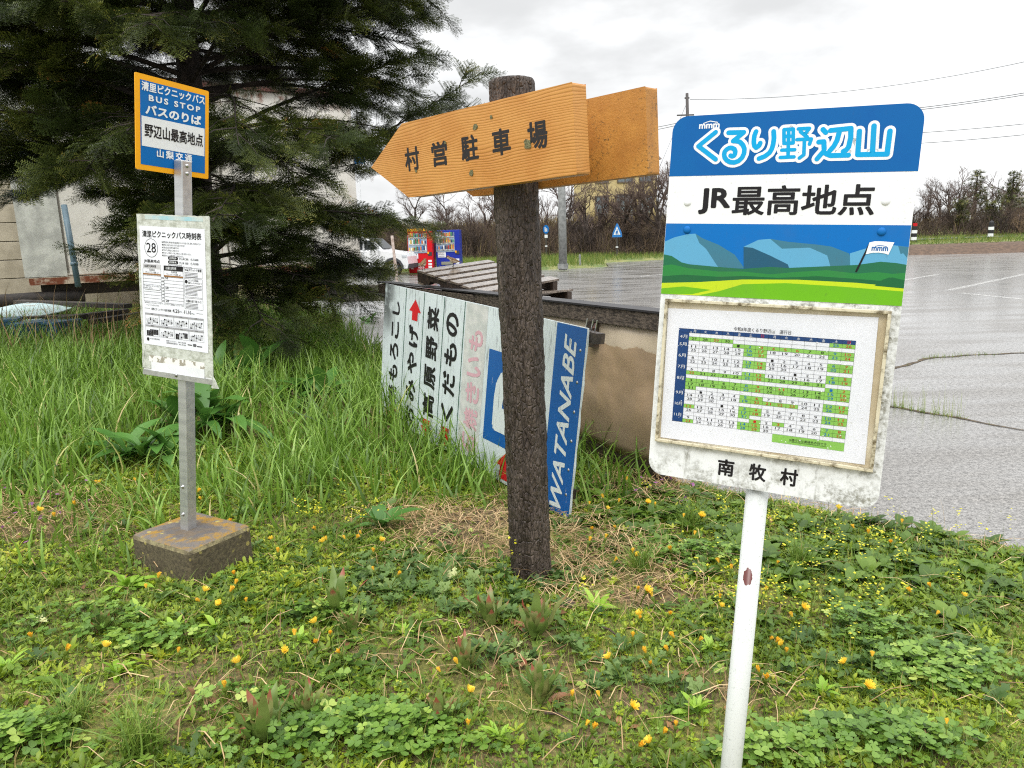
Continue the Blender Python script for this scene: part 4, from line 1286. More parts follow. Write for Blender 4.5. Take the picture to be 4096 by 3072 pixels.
# ================================================================== ACROSS THE CAR PARK
def vending(name, loc, rz, body_c, lab, yellow, txt):
    e = empty(name, mat=Matrix.Translation(loc) @ Matrix.Rotation(rz, 4, 'Z'))
    tag(e, lab, 'vending machine', 'vending machines at the far verge')
    mbod = paint(name + '_paint', body_c, .35)
    W_, D_, H_ = 1.10, .75, 1.86
    mb = MB(); mb.box((0, 0, H_ / 2 + .02), (W_, D_, H_ - .04)); mb.box((0, .02, .03), (W_ - .1, D_ - .1, .06))
    mb.build('cabinet', mbod, e, bevel=.015)
    y = -D_ / 2
    win = MB(); win.box((-.10, y - .012, 1.33), (.84, .024, .86)); w = win.build('display_window', simple('window_frame_grey', lin(150, 170, 190), .3), e)
    cols = [lin(200, 60, 50), lin(230, 190, 60), lin(60, 150, 90), lin(70, 130, 200), lin(235, 235, 230), lin(120, 70, 40), lin(230, 130, 60), lin(40, 60, 110)]
    cm = [simple('can_colour', c, .3) for c in cols]
    cans = MB(); shl = MB()
    for r in range(3):
        z0 = 1.02 + r * .29
        shl.box((-.10, y - .032, z0 - .035), (.80, .02, .05), 0)
        i0 = RNG.integers(0, 8)
        for c in range(11):
            hgt = (.13, .17, .20)[(r + c // 4) % 3]
            xx = -.46 + c * .072
            cans.tube([(xx, y - .035, z0), (xx, y - .035, z0 + hgt)], .028, 6, int((i0 + c // 3 + (c * 5 + r) % 2 * 3) % 8))
        for c in range(14):
            shl.box((-.47 + c * .057, y - .044, z0 - .04), (.03, .006, .03), 1)
    cans.build('cans', cm, w); shl.build('shelf_strips', [simple('strip_white', lin(236, 236, 232), .4), simple('strip_dark', lin(40, 44, 52), .4)], w)
    mb = MB(); mb.box((.43, y - .01, .86), (.18, .02, .16)); mb.build('coin_panel', simple('coin_grey', lin(60, 60, 62), .4), e)
    mb = MB(); mb.box((.36, y - .015, .90), (.07, .02, .09)); mb.build('bill_slot', P_YEL, e)
    mb = MB(); mb.box((-.06, y - .012, .40), (.52, .024, .13)); mb.build('dispensing_flap', simple('flap_grey', lin(150, 152, 136), .3), e)
    pr = Print()
    pr.rect(-.46, .66, -.10, .93, .0, 0)
    m2 = frame(Vector((0, y - .006, 0)), Vector((1, 0, 0)), Vector((0, 0, 1)), Vector((0, -1, 0)))
    if txt:
        pr.rect(-.46, .10, .08, .20, 0, 2)
    else:
        pr.rect(-.40, .50, -.16, .60, 0, 2)
    for zz in (.50, .36, .24):
        pr.rect(.34, zz, .50, zz + .09, 0, 0)
    lb = pr.build('stickers', [P_WHITE, P_BLACK, mbod], e, m2)
    pr = Print()
    if txt:
        pr.text('NGOS', -.42, .73, -.15, .86, .004, 1, .02, .2); pr.text('NGOS', -.14, .22, .16, .31, .004, 0, .02, .2); pr.rect(-.44, .20, -.34, .34, .004, 0)
        pr.poly([(-.52, .35), (-.45, .25), (-.45, .75), (-.51, .92)], .004, 0)
    else:
        for i in range(3):
            pr.rect(-.44, .70 + i * .07, -.16, .73 + i * .07, .004, 2)
    pr.build('lettering', [P_WHITE, P_BLACK, P_GREY], lb)
    if yellow:
        mb = MB(); mb.box((-.10, y + .02, H_ + .055), (.86, .08, .11)); mb.build('header_sign', P_YEL, e)
    return e
v1 = flat(413.5 + 10, 273.2, 0.02)
vending('vending_machine', Vector((v1[0] - .05, v1[1] + .2, gz1(v1[0], v1[1] + .4) - .06)), R_(-4), lin(204, 24, 34), 'red vending machine with a yellow header and NGOS lettering', True, True)
vending('vending_machine', Vector((v1[0] + 1.16, v1[1] + .5, gz1(v1[0] + 1.2, v1[1] + .4) - .04)), R_(-4), lin(34, 52, 156), 'dark blue vending machine standing to the right of the red one', False, False)

# --- small white car facing right
def car():
    M_PAINT = Mat('white_car_paint'); M_PAINT.base(lin(226, 228, 230)).rough(.18); M_PAINT.b.inputs['Coat Weight'].default_value = .6
    M_CLAD = simple('grey_cladding', lin(64, 66, 70), .6); M_GLS = simple('car_glass', lin(26, 32, 38), .06); M_TYRE = simple('tyre_rubber', lin(30, 30, 31), .8); M_RIM = simple('alloy_rim', lin(196, 198, 200), .3, metal=.4)
    wp = flat(394.5, 276.2, 0.0)
    e = empty('parked_car', mat=Matrix.Translation(Vector((wp[0], wp[1], 0))) @ Matrix.Rotation(R_(-9), 4, 'Z'))
    tag(e, 'small white car with grey wheel arch trim parked behind the evergreen', 'car')
    Wd = 1.48                          # x forward from the front axle, y across (near side at y = 0), z up
    low = [(.62, .30), (.66, .50), (.62, .82), (.50, .98), (-.10, 1.06), (-.42, 1.12)]
    roof = [(-.42, 1.12), (-.92, 1.60), (-1.4, 1.66), (-2.6, 1.64), (-2.86, 1.20)]
    body = low + [(-2.90, 1.12), (-2.94, .34)]
    def arch(xc):
        return [(xc - .37 * math.cos(a), .30 + .40 * math.sin(a)) for a in [math.pi * i / 8 for i in range(9)]]
    outline = [(.62, .30), (.66, .50), (.62, .82), (.50, .98), (-.10, 1.06), (-.42, 1.12), (-2.90, 1.12), (-2.96, .70), (-2.94, .30)] + arch(-2.35) + arch(0.0)
    n = len(outline)
    mb = MB()
    mb.add([(x, -.08, z) for x, z in outline] + [(x, Wd, z) for x, z in outline], [tuple(range(n))[::-1], tuple(range(n, 2 * n))] + [(i, (i + 1) % n, n + (i + 1) % n, n + i) for i in range(n)])
    b = mb.build('body', M_PAINT.m, e, bevel=.04)
    cab = [(-.42, 1.11), (-.92, 1.60), (-1.4, 1.66), (-2.6, 1.64), (-2.86, 1.20), (-2.9, 1.11)]
    mb = MB(); n = len(cab)
    ins = lambda z: .10 * max(0, (z - 1.11) / .55)
    mb.add([(x, -.05 + ins(z), z) for x, z in cab] + [(x, Wd - .03 - ins(z), z) for x, z in cab], [tuple(range(n))[::-1], tuple(range(n, 2 * n))] + [(i, (i + 1) % n, n + (i + 1) % n, n + i) for i in range(n)])
    mb.build('cabin', M_PAINT.m, e, bevel=.03)
    for pts in ([(-.62, 1.15), (-.98, 1.52), (-1.48, 1.56), (-1.48, 1.15)], [(-1.56, 1.15), (-1.56, 1.56), (-2.5, 1.54), (-2.68, 1.18)]):
        mb = MB(); mb.add([(x, -.056 + ins(z), z) for x, z in pts] + [(x, -.02 + ins(z), z) for x, z in pts], [(3, 2, 1, 0), (4, 5, 6, 7)]); mb.build('side_window', M_GLS, e)
    mb = MB(); mb.add([(-.46, .05, 1.16), (-.46, Wd - .1, 1.16), (-.90, Wd - .16, 1.585), (-.90, .11, 1.585)], [(0, 1, 2, 3)]); wsh = mb.build('windscreen', M_GLS, e, Matrix.Translation((.03, 0, .03)))
    mb = MB(); mb.box((.50, -.055, .83), (.22, .08, .15)); mb.build('headlight', simple('headlight_lens', lin(200, 205, 210), .1), e, bevel=.03)
    for xc in (0.0, -2.35):
        mb = MB()
        for i in range(8):
            a0, a1 = math.pi * i / 8, math.pi * (i + 1) / 8
            P = [(xc - r * math.cos(a), .30 + r * 1.06 * math.sin(a)) for a, r in ((a0, .37), (a1, .37), (a1, .47), (a0, .47))]
            mb.add([(x, -.10, z) for x, z in P] + [(x, .02, z) for x, z in P], [(3, 2, 1, 0), (4, 5, 6, 7), (0, 1, 5, 4), (2, 3, 7, 6), (1, 2, 6, 5), (3, 0, 4, 7)])
        mb.build('wheel_arch_trim', M_CLAD, e)
        w = MB(); K = 24
        for j in range(K):
            a, c2 = 2 * math.pi * j / K, 2 * math.pi * (j + 1) / K
            for (r0, y0), (r1, y1) in (((.21, -.06), (.29, -.075)), ((.29, -.075), (.325, -.04)), ((.325, -.04), (.325, .12)), ((.325, .12), (.21, .12))):
                w.add([(xc + r0 * math.cos(a), y0, .325 + r0 * math.sin(a)), (xc + r1 * math.cos(a), y1, .325 + r1 * math.sin(a)), (xc + r1 * math.cos(c2), y1, .325 + r1 * math.sin(c2)), (xc + r0 * math.cos(c2), y0, .325 + r0 * math.sin(c2))], [(0, 1, 2, 3)])
        wo = empty('wheel'); wo.parent = e
        w.build('tyre', M_TYRE, wo, smooth=True)
        r = MB()
        for j in range(5):
            a = 2 * math.pi * j / 5 + .3
            d = Vector((math.cos(a), 0, math.sin(a))); s_ = Vector((-math.sin(a), 0, math.cos(a)))
            r.box(Vector((xc, -.045, .325)) + d * .125, (.20, .03, .062), axes=(d, Vector((0, 1, 0)), d.cross(Vector((0, 1, 0)))))
        for j in range(K):
            a, c2 = 2 * math.pi * j / K, 2 * math.pi * (j + 1) / K
            r.add([(xc + q_ * math.cos(t), -.06, .325 + q_ * math.sin(t)) for q_, t in ((.195, a), (.225, a), (.225, c2), (.195, c2))], [(0, 1, 2, 3)])
        r.tube([(xc, -.055, .325), (xc, .0, .325)], .05, 12)
        r.build('rim', M_RIM, wo)
        mb = MB(); mb.tube([(xc, .02, .325), (xc, .1, .325)], .2, 16); mb.build('wheel_well', M_TYRE, wo)
    mb = MB(); mb.box((.58, Wd / 2, .42), (.16, Wd + .06, .22)); mb.box((-1.17, -.085, .36), (1.6, .05, .13)); mb.build('bumper', M_CLAD, e, bevel=.03)
    mb = MB(); mb.box((-.62, -.17, 1.16), (.10, .16, .13)); mb.build('mirror', M_PAINT.m, e, bevel=.03)
car()
# --- leaning pale post in front of the car
pp = flat(397, 279.5, 0.0)
mb = MB(); mb.box((0, 0, .85), (.10, .10, 1.7))
o = mb.build('wooden_post', simple('pale_pink_paint', lin(206, 190, 182), .7, lin(160, 140, 128), 8), None, Matrix.Translation(Vector(pp)) @ Matrix.Rotation(R_(-3.2), 4, 'Y'), bevel=.008)
tag(o, 'pale pinkish square post leaning left in front of the white car', 'post')

# --- grey lamp pole
lp = flat(563, 267.5, 0.15)
e = empty('lamp_pole', loc=Vector(lp)); tag(e, 'plain grey steel pole standing on the far verge left of the road signs', 'pole')
M_GALV = simple('galvanised', lin(150, 152, 150), .5, lin(118, 120, 118), 6)
mb = MB(); mb.tube([(0, 0, -.1), (0, 0, 2.5), (-.06, 0, 7.2)], [.18, .165, .12], 14); mb.build('pole_shaft', M_GALV, e, smooth=True)
mb = MB(); mb.tube([(0, 0, -.05), (0, 0, .16)], .23, 14); mb.build('pole_base', M_GALV, e)
# --- road signs
def rsign(kind, px, py_top, py_bot, dep, lab):
    g = at(px, py_bot, dep); z0 = gz1(g[0], g[1])
    H_ = (py_bot - py_top) / FPX * dep
    e = empty('road_sign', loc=Vector((g[0], g[1], z0))); tag(e, lab, 'road sign')
    z0 = g[2] - z0
    mb = MB(); mb.tube([(0, 0, min(z0, 0) - .3), (0, 0, z0 + H_)], .04, 8); mb.build('post', simple('dark_sign_post', lin(70, 66, 62), .6), e)
    mb = MB(); mb.tube([(0, -.0, z0 + H_ * .42), (0, 0, z0 + H_ * .46)], .075, 8); mb.build('reflector', P_WHITE, e)
    m2 = Matrix.Translation((0, -.06, z0 + H_)) @ Matrix.Rotation(R_(-52), 4, 'Z') @ Matrix.Rotation(R_(90), 4, 'X') @ Matrix.Scale(.62, 4)
    mb, pr = MB(), Print()
    if kind == 0:
        mb.prism([(.42 * math.cos(2 * math.pi * j / 24), .42 * math.sin(2 * math.pi * j / 24) - .1) for j in range(24)], -.01, .01)
        pr.disc(-.10, .08, .06, .016); pr.poly([(-.16, -.32), (-.04, -.32), (-.02, .0), (-.18, .0)], .016); pr.disc(.14, -.02, .05, .016); pr.poly([(.09, -.32), (.19, -.32), (.21, -.08), (.07, -.08)], .016)
    else:
        mb.prism([(-.62, -.62), (.62, -.62), (.56, -.22), (.07, .62), (-.07, .62), (-.56, -.22)], -.01, .01)
        pr.poly([(-.44, -.40), (.44, -.40), (0, .36)], .016)
    f = mb.build('sign_plate', P_SKYB if kind == 0 else simple('crossing_blue', lin(40, 124, 200), .4), e, m2)
    pr.build('symbol', P_WHITE, f)
    if kind:
        pr = Print(); pr.disc(.02, .05, .06, .022); pr.poly([(-.16, -.38), (-.06, -.38), (.02, -.16), (.10, -.38), (.19, -.38), (.09, -.02), (-.04, -.02), (-.16, -.14)], .022)
        pr.build('walking_figure', P_SKYB, f)
    else:
        mb = MB(); mb.box((0, -.76, 0), (.44, .30, .015)); mb.build('lower_plate', P_WHITE, e, m2)
rsign(0, 546.5, 229, 260, 45, 'round blue road sign with a white plate below, just right of the log')
rsign(1, 617, 231, 260, 43, 'blue crossing sign on a dark post between the grey pole and the bus stop sign')
g = at(580, 269, 35.0); mb = MB(); mb.tube([(0, 0, 0), (0, 0, .5)], [.06, .05], 8); mb.dome((0, 0, .5), .05)
tag(mb.build('marker_post', M_GALV, None, Matrix.Translation(Vector((g[0], g[1], gz1(g[0], g[1]) - .03)))), 'short grey marker post on the verge right of the pole', 'marker post')
# --- black and white delineators
for px, pyb, dep, red, lab in ((913.5, 243.5, 41.5, True, 'black and white striped delineator post with a red top beside the bus stop sign'), (990, 240.5, 43, False, 'black and white striped delineator post by the far road')):
    g = at(px, pyb, dep); z0 = gz1(g[0], g[1])
    e = empty('delineator', loc=Vector((g[0], g[1], z0 - .05))); tag(e, lab, 'delineator')
    mb = MB()
    hs = [0, .14, .26, .40, .52, .66]
    for i in range(5):
        mb.tube([(0, 0, hs[i]), (0, 0, hs[i + 1])], .10, 12, i % 2)
    mb.dome((0, 0, .66), .09, (0, 0, 1), 1.2, 12, 0)
    mb.build('striped_post', [simple('delineator_black', lin(32, 32, 34), .6), P_WHITE], e, Matrix.Scale(1.45, 4))
    if red:
        mb = MB(); mb.tube([(0, -.02, .97), (0, -.02, 1.14)], .115, 10); mb.build('red_reflector', P_RED, e)
# --- flatbed truck at the right edge
g = at(1022, 224, 62)
e = empty('flatbed_truck', mat=Matrix.Translation(Vector((g[0] + 1.0, g[1], gz1(g[0], g[1]) + .1))) @ Matrix.Rotation(R_(-12), 4, 'Z'))
tag(e, 'red flatbed truck seen from behind at the right edge by the conifers', 'truck')
mb = MB(); mb.box((0, 0, .95), (2.3, 5.5, .16)); mb.box((0, -2.72, .80), (2.3, .1, .55)); mb.build('chassis', simple('truck_red', lin(150, 26, 30), .5), e, bevel=.02)
mb = MB()
for sx in (-1.12, 1.12): mb.box((sx, 0, 1.45), (.06, 5.4, .85))
mb.box((0, -2.68, 1.45), (2.2, .06, .85)); mb.build('side_boards', simple('grey_boards', lin(168, 164, 156), .7, lin(120, 116, 110), 6), e)
mb = MB(); mb.box((0, 3.6, 1.5), (2.1, 1.5, 2.0)); mb.build('cab', simple('cab_white', lin(200, 200, 198), .4), e, bevel=.08)
for sx in (-.85, .85):
    mb = MB(); mb.box((sx, -2.79, .80), (.45, .04, .16)); mb.build('tail_light', simple('tail_lamp', lin(216, 84, 30), .4), e)
    for sy in (-1.8, 3.3):
        mb = MB(); mb.tube([(sx - .16, sy, .45), (sx + .16, sy, .45)], .45, 18); mb.build('wheel', simple('truck_tyre', lin(28, 28, 30), .9), e)
mb = MB(); mb.box((-.1, -2.79, .72), (.5, .03, .24)); mb.build('number_plate', P_WHITE, e)
# --- yellow house on the bank
hx = at(614, 233, 66)
e = empty('house', mat=Matrix.Translation(Vector((hx[0], hx[1], gz1(hx[0], hx[1]) - .2))) @ Matrix.Rotation(R_(8), 4, 'Z'))
tag(e, 'pale yellow two storey house on the bank behind the bare trees', 'house')
M_YH = simple('yellow_render', lin(204, 186, 138), .8, lin(184, 164, 116), 2)
mb = MB(); mb.box((0, 0, 2.6), (5.8, 6, 5.2)); mb.build('wall', M_YH, e)
mb = MB(); mb.add([(-3.2, -3.4, 5.2), (3.2, -3.4, 5.2), (3.2, 3.4, 5.2), (-3.2, 3.4, 5.2), (-3.2, 0, 6.6), (3.2, 0, 6.6)], [(0, 1, 5, 4), (2, 3, 4, 5), (0, 4, 3), (1, 2, 5), (3, 2, 1, 0)]); mb.build('roof', simple('dark_roof', lin(92, 80, 74), .7), e)
M_WG = simple('window_glass', lin(120, 132, 138), .12); M_WF = simple('window_frame', lin(104, 92, 78), .5)
for xx, zz, w_, h_ in ((-1.9, 1.4, 1.1, 1.8), (.1, 1.4, 1.5, 2.0), (1.9, 1.4, 1.2, 1.8), (-1.9, 4.0, 1.1, 1.2), (.1, 4.0, 1.3, 1.2), (1.9, 4.0, 1.1, 1.2)):
    mb = MB()
    for a in ((-w_ / 2, 0, .1, h_ + .1), (w_ / 2, 0, .1, h_ + .1), (0, h_ / 2, w_ - .1, .1), (0, -h_ / 2, w_ - .1, .1), (0, 0, .07, h_ - .1)):
        mb.box((xx + a[0], -3.03, zz + a[1]), (a[2], .1, a[3]))
    f = mb.build('window', M_WF, e)
    mb = MB(); mb.box((xx, -3.01, zz), (w_ - .1, .04, h_ - .1)); mb.build('pane', M_WG, f)
# --- utility pole with wires
up_ = at(689.5, 236, 56)
pz = gz1(up_[0], up_[1])
e = empty('utility_pole', loc=Vector((up_[0], up_[1], pz))); tag(e, 'thin dark utility pole rising behind the bus stop sign with wires running right', 'utility pole')
ptop = at(687, 93.5, 56)
M_UP = simple('utility_pole_grey', lin(74, 70, 68), .8)
mb = MB(); mb.tube([(0, 0, 0), Vector(ptop) - Vector((up_[0], up_[1], pz))], [.17, .11], 10); mb.build('shaft', M_UP, e, smooth=True)
ca = Vector(at(687.5, 115, 56)) - Vector((up_[0], up_[1], pz))
mb = MB(); mb.box(ca + Vector((-.15, 0, 0)), (1.3, .1, .09)); mb.box(Vector(at(687, 98, 56)) - Vector((up_[0], up_[1], pz)), (.35, .1, .1)); mb.build('crossarm', M_UP, e)
def wire(a, b, sag, rad, parent, off):
    a, b = Vector(a), Vector(b)
    mb = MB(); mb.tube([a.lerp(b, t / 16) - Vector((0, 0, sag * 4 * (t / 16) * (1 - t / 16))) - off for t in range(17)], rad, 4)
    mb.build('wire', simple('wire_grey', lin(120, 122, 126), .6), parent)
off = e.location.copy()
WR = [(at(690, 99.5, 56), at(1100, 44, 48), .9, .022), (at(690, 118, 56), at(1100, 79, 48), .8, .03), (at(690, 120, 56), at(1100, 81, 48), .8, .03),
      (at(690, 136, 56), at(1100, 115, 50), .6, .026), (at(690, 146, 56), at(1100, 126, 50), .6, .026),
      (at(686, 121, 56), at(560, 131, 75), .5, .026), (at(686, 123, 56), at(560, 135, 75), .5, .026), (at(686, 105, 56), at(655, 178, 56), .0, .02)]
for a, b, s_, r in WR:
    wire(a, b, s_, r, e, off)

# ================================================================== LEFT: STORAGE BOX, SHED, JUNK
cp0 = Vector(at(24.7, 276.5, 12.0)); cp1 = Vector(at(130, 271.7, 12.8))
dx = Vector((cp1.x - cp0.x, cp1.y - cp0.y, 0)).normalized(); nx_ = Vector((dx.y, -dx.x, 0))
zb = cp0.z - .02
e = empty('storage_container', mat=frame(Vector((cp0.x, cp0.y, zb)), dx, -nx_, Vector((0, 0, 1))))
tag(e, 'rusty white metal storage box raised on timbers behind the evergreen', 'storage box')
LC, HC = 5.75, 3.15
k = Mat('white_sheet_metal')
sx_, sy2_, sz_ = k.n('ShaderNodeSeparateXYZ', {0: k.tc.outputs['Object']}).outputs
rs = k.math('MULTIPLY', k.math('MAXIMUM', k.step(sz_, .22, -.04), k.step(sz_, 2.75, 3.15)), k.step(k.noise(5, 6, .7, k.co((1, 1, .5))), .5, .62))
rs2 = k.math('MULTIPLY', k.step(k.noise(2.5, 5, .65, k.co((2.4, 1, .25))), .64, .7), .7)
c = k.mix(k.math('MAXIMUM', rs, rs2), k.mix(k.step(k.noise(1.5, 4, .6), .3, .7), lin(236, 232, 224), lin(214, 208, 198)), lin(134, 80, 52))
k.base(c).rough(.45); k.bump(k.noise(1.6, 2, .5), .4, .06)
mb = MB()
mb.box((LC / 2, 1.1, HC / 2), (LC, 2.2, HC))
mb.build('wall', k.m, e, bevel=.02)
for xx in (.62, 1.9, 3.2, 4.5):
    mb = MB(); mb.box((xx, -.004, HC / 2), (.022, .012, HC - .1)); mb.build('panel_seam', simple('seam_grey', lin(120, 114, 106), .5), e)
mb = MB(); mb.box((.3, -.012, HC * .5), (.60, .02, HC)); mb.build('corner_panel', simple('dented_white', lin(212, 212, 204), .4, lin(176, 176, 170), 4, .6, 3), e)
k2 = simple('rusty_white', lin(196, 180, 160), .6, lin(118, 62, 36), 3.2, .4, 20, lo=.42, hi=.55)
mb = MB(); mb.box((.85, -.01, -.075), (1.6, .05, .11)); mb.box((2.1, -.01, -.06), (.85, .05, .13)); mb.box((4.0, -.01, -.07), (2.8, .05, .12)); mb.build('bottom_rail', k2, e)
mb = MB(); mb.box((LC / 2, 1.1, -.22), (LC - .4, 2.0, .2)); mb.build('underframe', simple('dark_underframe', lin(46, 38, 32), .8), e)
mb = MB(); mb.box((LC / 2, 1.1, HC + .05), (LC + .1, 2.36, .1)); mb.build('roof', simple('red_brown_roof', lin(112, 66, 56), .6, lin(80, 50, 44), 5), e)
zg = gz1(cp0.x, cp0.y)
for i, (xx, lab) in enumerate(((.0, 'dark round timber under the left end of the storage box'), (2.5, 'dark round timber under the middle of the storage box'), (4.6, 'dark round timber under the right end of the storage box, behind the trunk'))):
    a = Vector((cp0.x, cp0.y, 0)) + dx * (xx - .45) + nx_ * (.02); b = a + dx * 1.25 - nx_ * .15
    R = (zb - .32 - zg) / 4 + .02
    for lv in range(2):
        mb = MB(); mb.tube([a + Vector((0, 0, zg + R * (1 + 2 * lv))), a.lerp(b, .5) + Vector((0, 0, zg + R * (1 + 2 * lv))), b + Vector((0, 0, zg + R * (1 + 2 * lv)))], [R * .96, R, R * .97], 14)
        tag(mb.build('round_timber', simple('black_timber', lin(52, 46, 42), .8, lin(30, 27, 25), 8, .8, 30), smooth=True), ('upper ' if lv else 'lower ') + lab, 'timber', 'round timbers under the storage box')
# downpipe leaning against it
mb = MB(); a = Vector(at(64, 205, 11.7)); b = Vector(at(78.3, 287, 11.75))
mb.tube([a, b], .045, 10); mb.tube([a.lerp(b, .70), a.lerp(b, .74)], .056, 10)
tag(mb.build('drain_pipe', simple('blue_grey_pvc', lin(92, 116, 128), .45), smooth=True), 'blue grey plastic pipe leaning against the white storage box', 'pipe')
# siding shed at the far left
sc_ = Vector(at(-60, 300, 14.2)); dd_ = (Vector(at(118, 290, 15.6)) - sc_); dd_.z = 0; dd_.normalize()
e = empty('shed', mat=frame(Vector((sc_.x, sc_.y, gz1(sc_.x, sc_.y) - .1)), dd_, Vector((-dd_.y, dd_.x, 0)), Vector((0, 0, 1))))
tag(e, 'beige shed with horizontal siding at the left edge', 'shed')
mb = MB()
for i in range(11):
    mb.box((1.9, .006 * 0, .18 + i * .36), (3.8, .03, .345))
mb.build('siding', simple('beige_siding', lin(186, 178, 160), .6, lin(164, 156, 138), 3), e, bevel=.006)
mb = MB(); mb.box((1.9, 1.5, 2.0), (3.76, 2.96, 3.98)); mb.build('wall', simple('shed_shadow_gap', lin(88, 82, 72), .8), e)
mb = MB(); mb.box((1.9, 1.3, 4.08), (4.2, 3.6, .12)); mb.build('roof', simple('red_brown_roof2', lin(116, 66, 58), .6), e)
# blue sign on the box's right end, red-white flag strip
bsx = Vector(at(357, 158, 20))
e = empty('shop_sign', loc=Vector((bsx.x, bsx.y, gz1(bsx.x, bsx.y)))); tag(e, 'small blue sign on a pole half hidden behind the evergreen', 'sign')
hz = bsx.z - gz1(bsx.x, bsx.y)
mb = MB(); mb.box((0, 0, hz), (.42, .05, .30)); mb.build('sign_board', P_SKYB, e)
mb = MB(); mb.box((0, .05, hz / 2), (.05, .05, hz + .3)); mb.build('pole', P_WHITE, e)
# junk pile
M_JW = simple('pale_cyan_sheet', lin(190, 214, 216), .4, lin(150, 120, 96), 3.5, lo=.55, hi=.72); M_JB = simple('faded_blue_plastic', lin(40, 88, 128), .5); M_JD = simple('dark_plank', lin(70, 62, 56), .7, lin(44, 39, 36), 8, .5, 30, stretch=(1, 6, 6))
def sheet(pts, m, lab, name='metal_sheet'):
    P = [Vector(p) for p in pts]
    mb = MB(); nn = (P[1] - P[0]).cross(P[2] - P[0]).normalized() * .012
    n = len(P)
    mb.add([p for p in P] + [p + nn for p in P], [tuple(range(n)), tuple(range(n, 2 * n))[::-1]] + [(i, (i + 1) % n, n + (i + 1) % n, n + i) for i in range(n)])
    tag(mb.build(name, m), lab, 'sheet')
sheet([at(-12, 319, 9.0), at(40, 316.5, 9.2), at(60, 312.5, 9.6), at(72, 308.5, 10.4), at(34, 301, 11.2), at(-12, 311, 10.6)], M_JW, 'pale blue metal sheet bent over the scrap pile at the left edge')
sheet([at(15, 320, 8.9), at(42, 318.5, 9.0), at(42, 326, 8.7), at(10, 328, 8.6)], M_JW, 'small pale sheet below the bent one in the scrap pile')
sheet([at(66, 315, 9.2), at(76, 317, 9.1), at(70, 326, 8.9), at(62, 322, 9.0)], M_JW, 'pale torn scrap of sheet right of the blue crates')
for (x0, y0, d0), (x1, y1, d1), lab in (((-12, 320.5, 8.9), (96, 316, 9.3), 'long dark plank lying in front of the pale sheet'), ((18, 302, 11.0), (128, 306, 10.4), 'dark beam lying behind the pale sheet'), ((60, 319, 9.0), (128, 311, 9.7), 'dark plank slanting up to the right under the evergreen'), ((90, 322, 9.1), (150, 313, 9.6), 'short dark plank half buried under the evergreen boughs')):
    a, b = Vector(at(x0, y0, d0)), Vector(at(x1, y1, d1)); X = (b - a).normalized(); Y = Vector((0, 0, 1)).cross(X).normalized()
    mb = MB(); mb.box((a + b) / 2, ((b - a).length, .16, .06), axes=(X, Y, X.cross(Y)))
    tag(mb.build('plank', M_JD), lab, 'plank')
for px, py, dp, lab in ((2, 325, 8.8, 'faded blue crate at the left edge under the plank'), (30, 328, 8.75, 'second faded blue crate under the plank'), (56, 327, 8.85, 'faded blue crate nearest the timetable')):
    g = Vector(at(px, py, dp)); zz = gz1(g.x, g.y)
    e = empty('crate', mat=Matrix.Translation((g.x, g.y, zz)) @ Matrix.Rotation(R_(20 + px), 4, 'Z')); tag(e, lab, 'crate', 'blue crates in the scrap pile')
    mb = MB(); hC_ = max(.18, g.z - zz + .06)
    for a in ((0, -.18, .36, .02), (0, .18, .36, .02), (-.17, 0, .02, .34), (.17, 0, .02, .34)):
        mb.box((a[0], a[1], hC_ / 2), (a[2], a[3], hC_))
    mb.build('sides', M_JB, e)
    mb = MB(); mb.box((0, 0, hC_ + .005), (.40, .40, .025)); mb.build('rim', simple('crate_rim', lin(60, 104, 140), .5), e)

# ================================================================== THE EVERGREEN
M_NEED = leafmat('needles', [(0, lin(36, 45, 22)), (.4, lin(57, 70, 31)), (.75, lin(90, 100, 43)), (.95, lin(138, 140, 66)), (1, lin(166, 116, 58))], .4, .25)
M_BRK = simple('evergreen_bark', lin(64, 54, 48), .8, lin(38, 32, 29), 12, .7, 40, stretch=(1, 1, .4))
TB = Vector((-3.72, 9.35, 0)); TB.z = gz1(TB.x, TB.y)
eT = empty('evergreen_tree', loc=TB)
tag(eT, 'large dark evergreen tree with drooping boughs left of the log post', 'tree')
mb = MB()
mb.tube([(0, 0, -.2), (-.02, 0, .3), (-.05, .02, 1.2), (-.02, .05, 3), (.05, 0, 5.5), (.05, 0, 8.2)], [.25, .19, .16, .14, .09, .03], 14)
mb.build('trunk', M_BRK, eT, smooth=True)
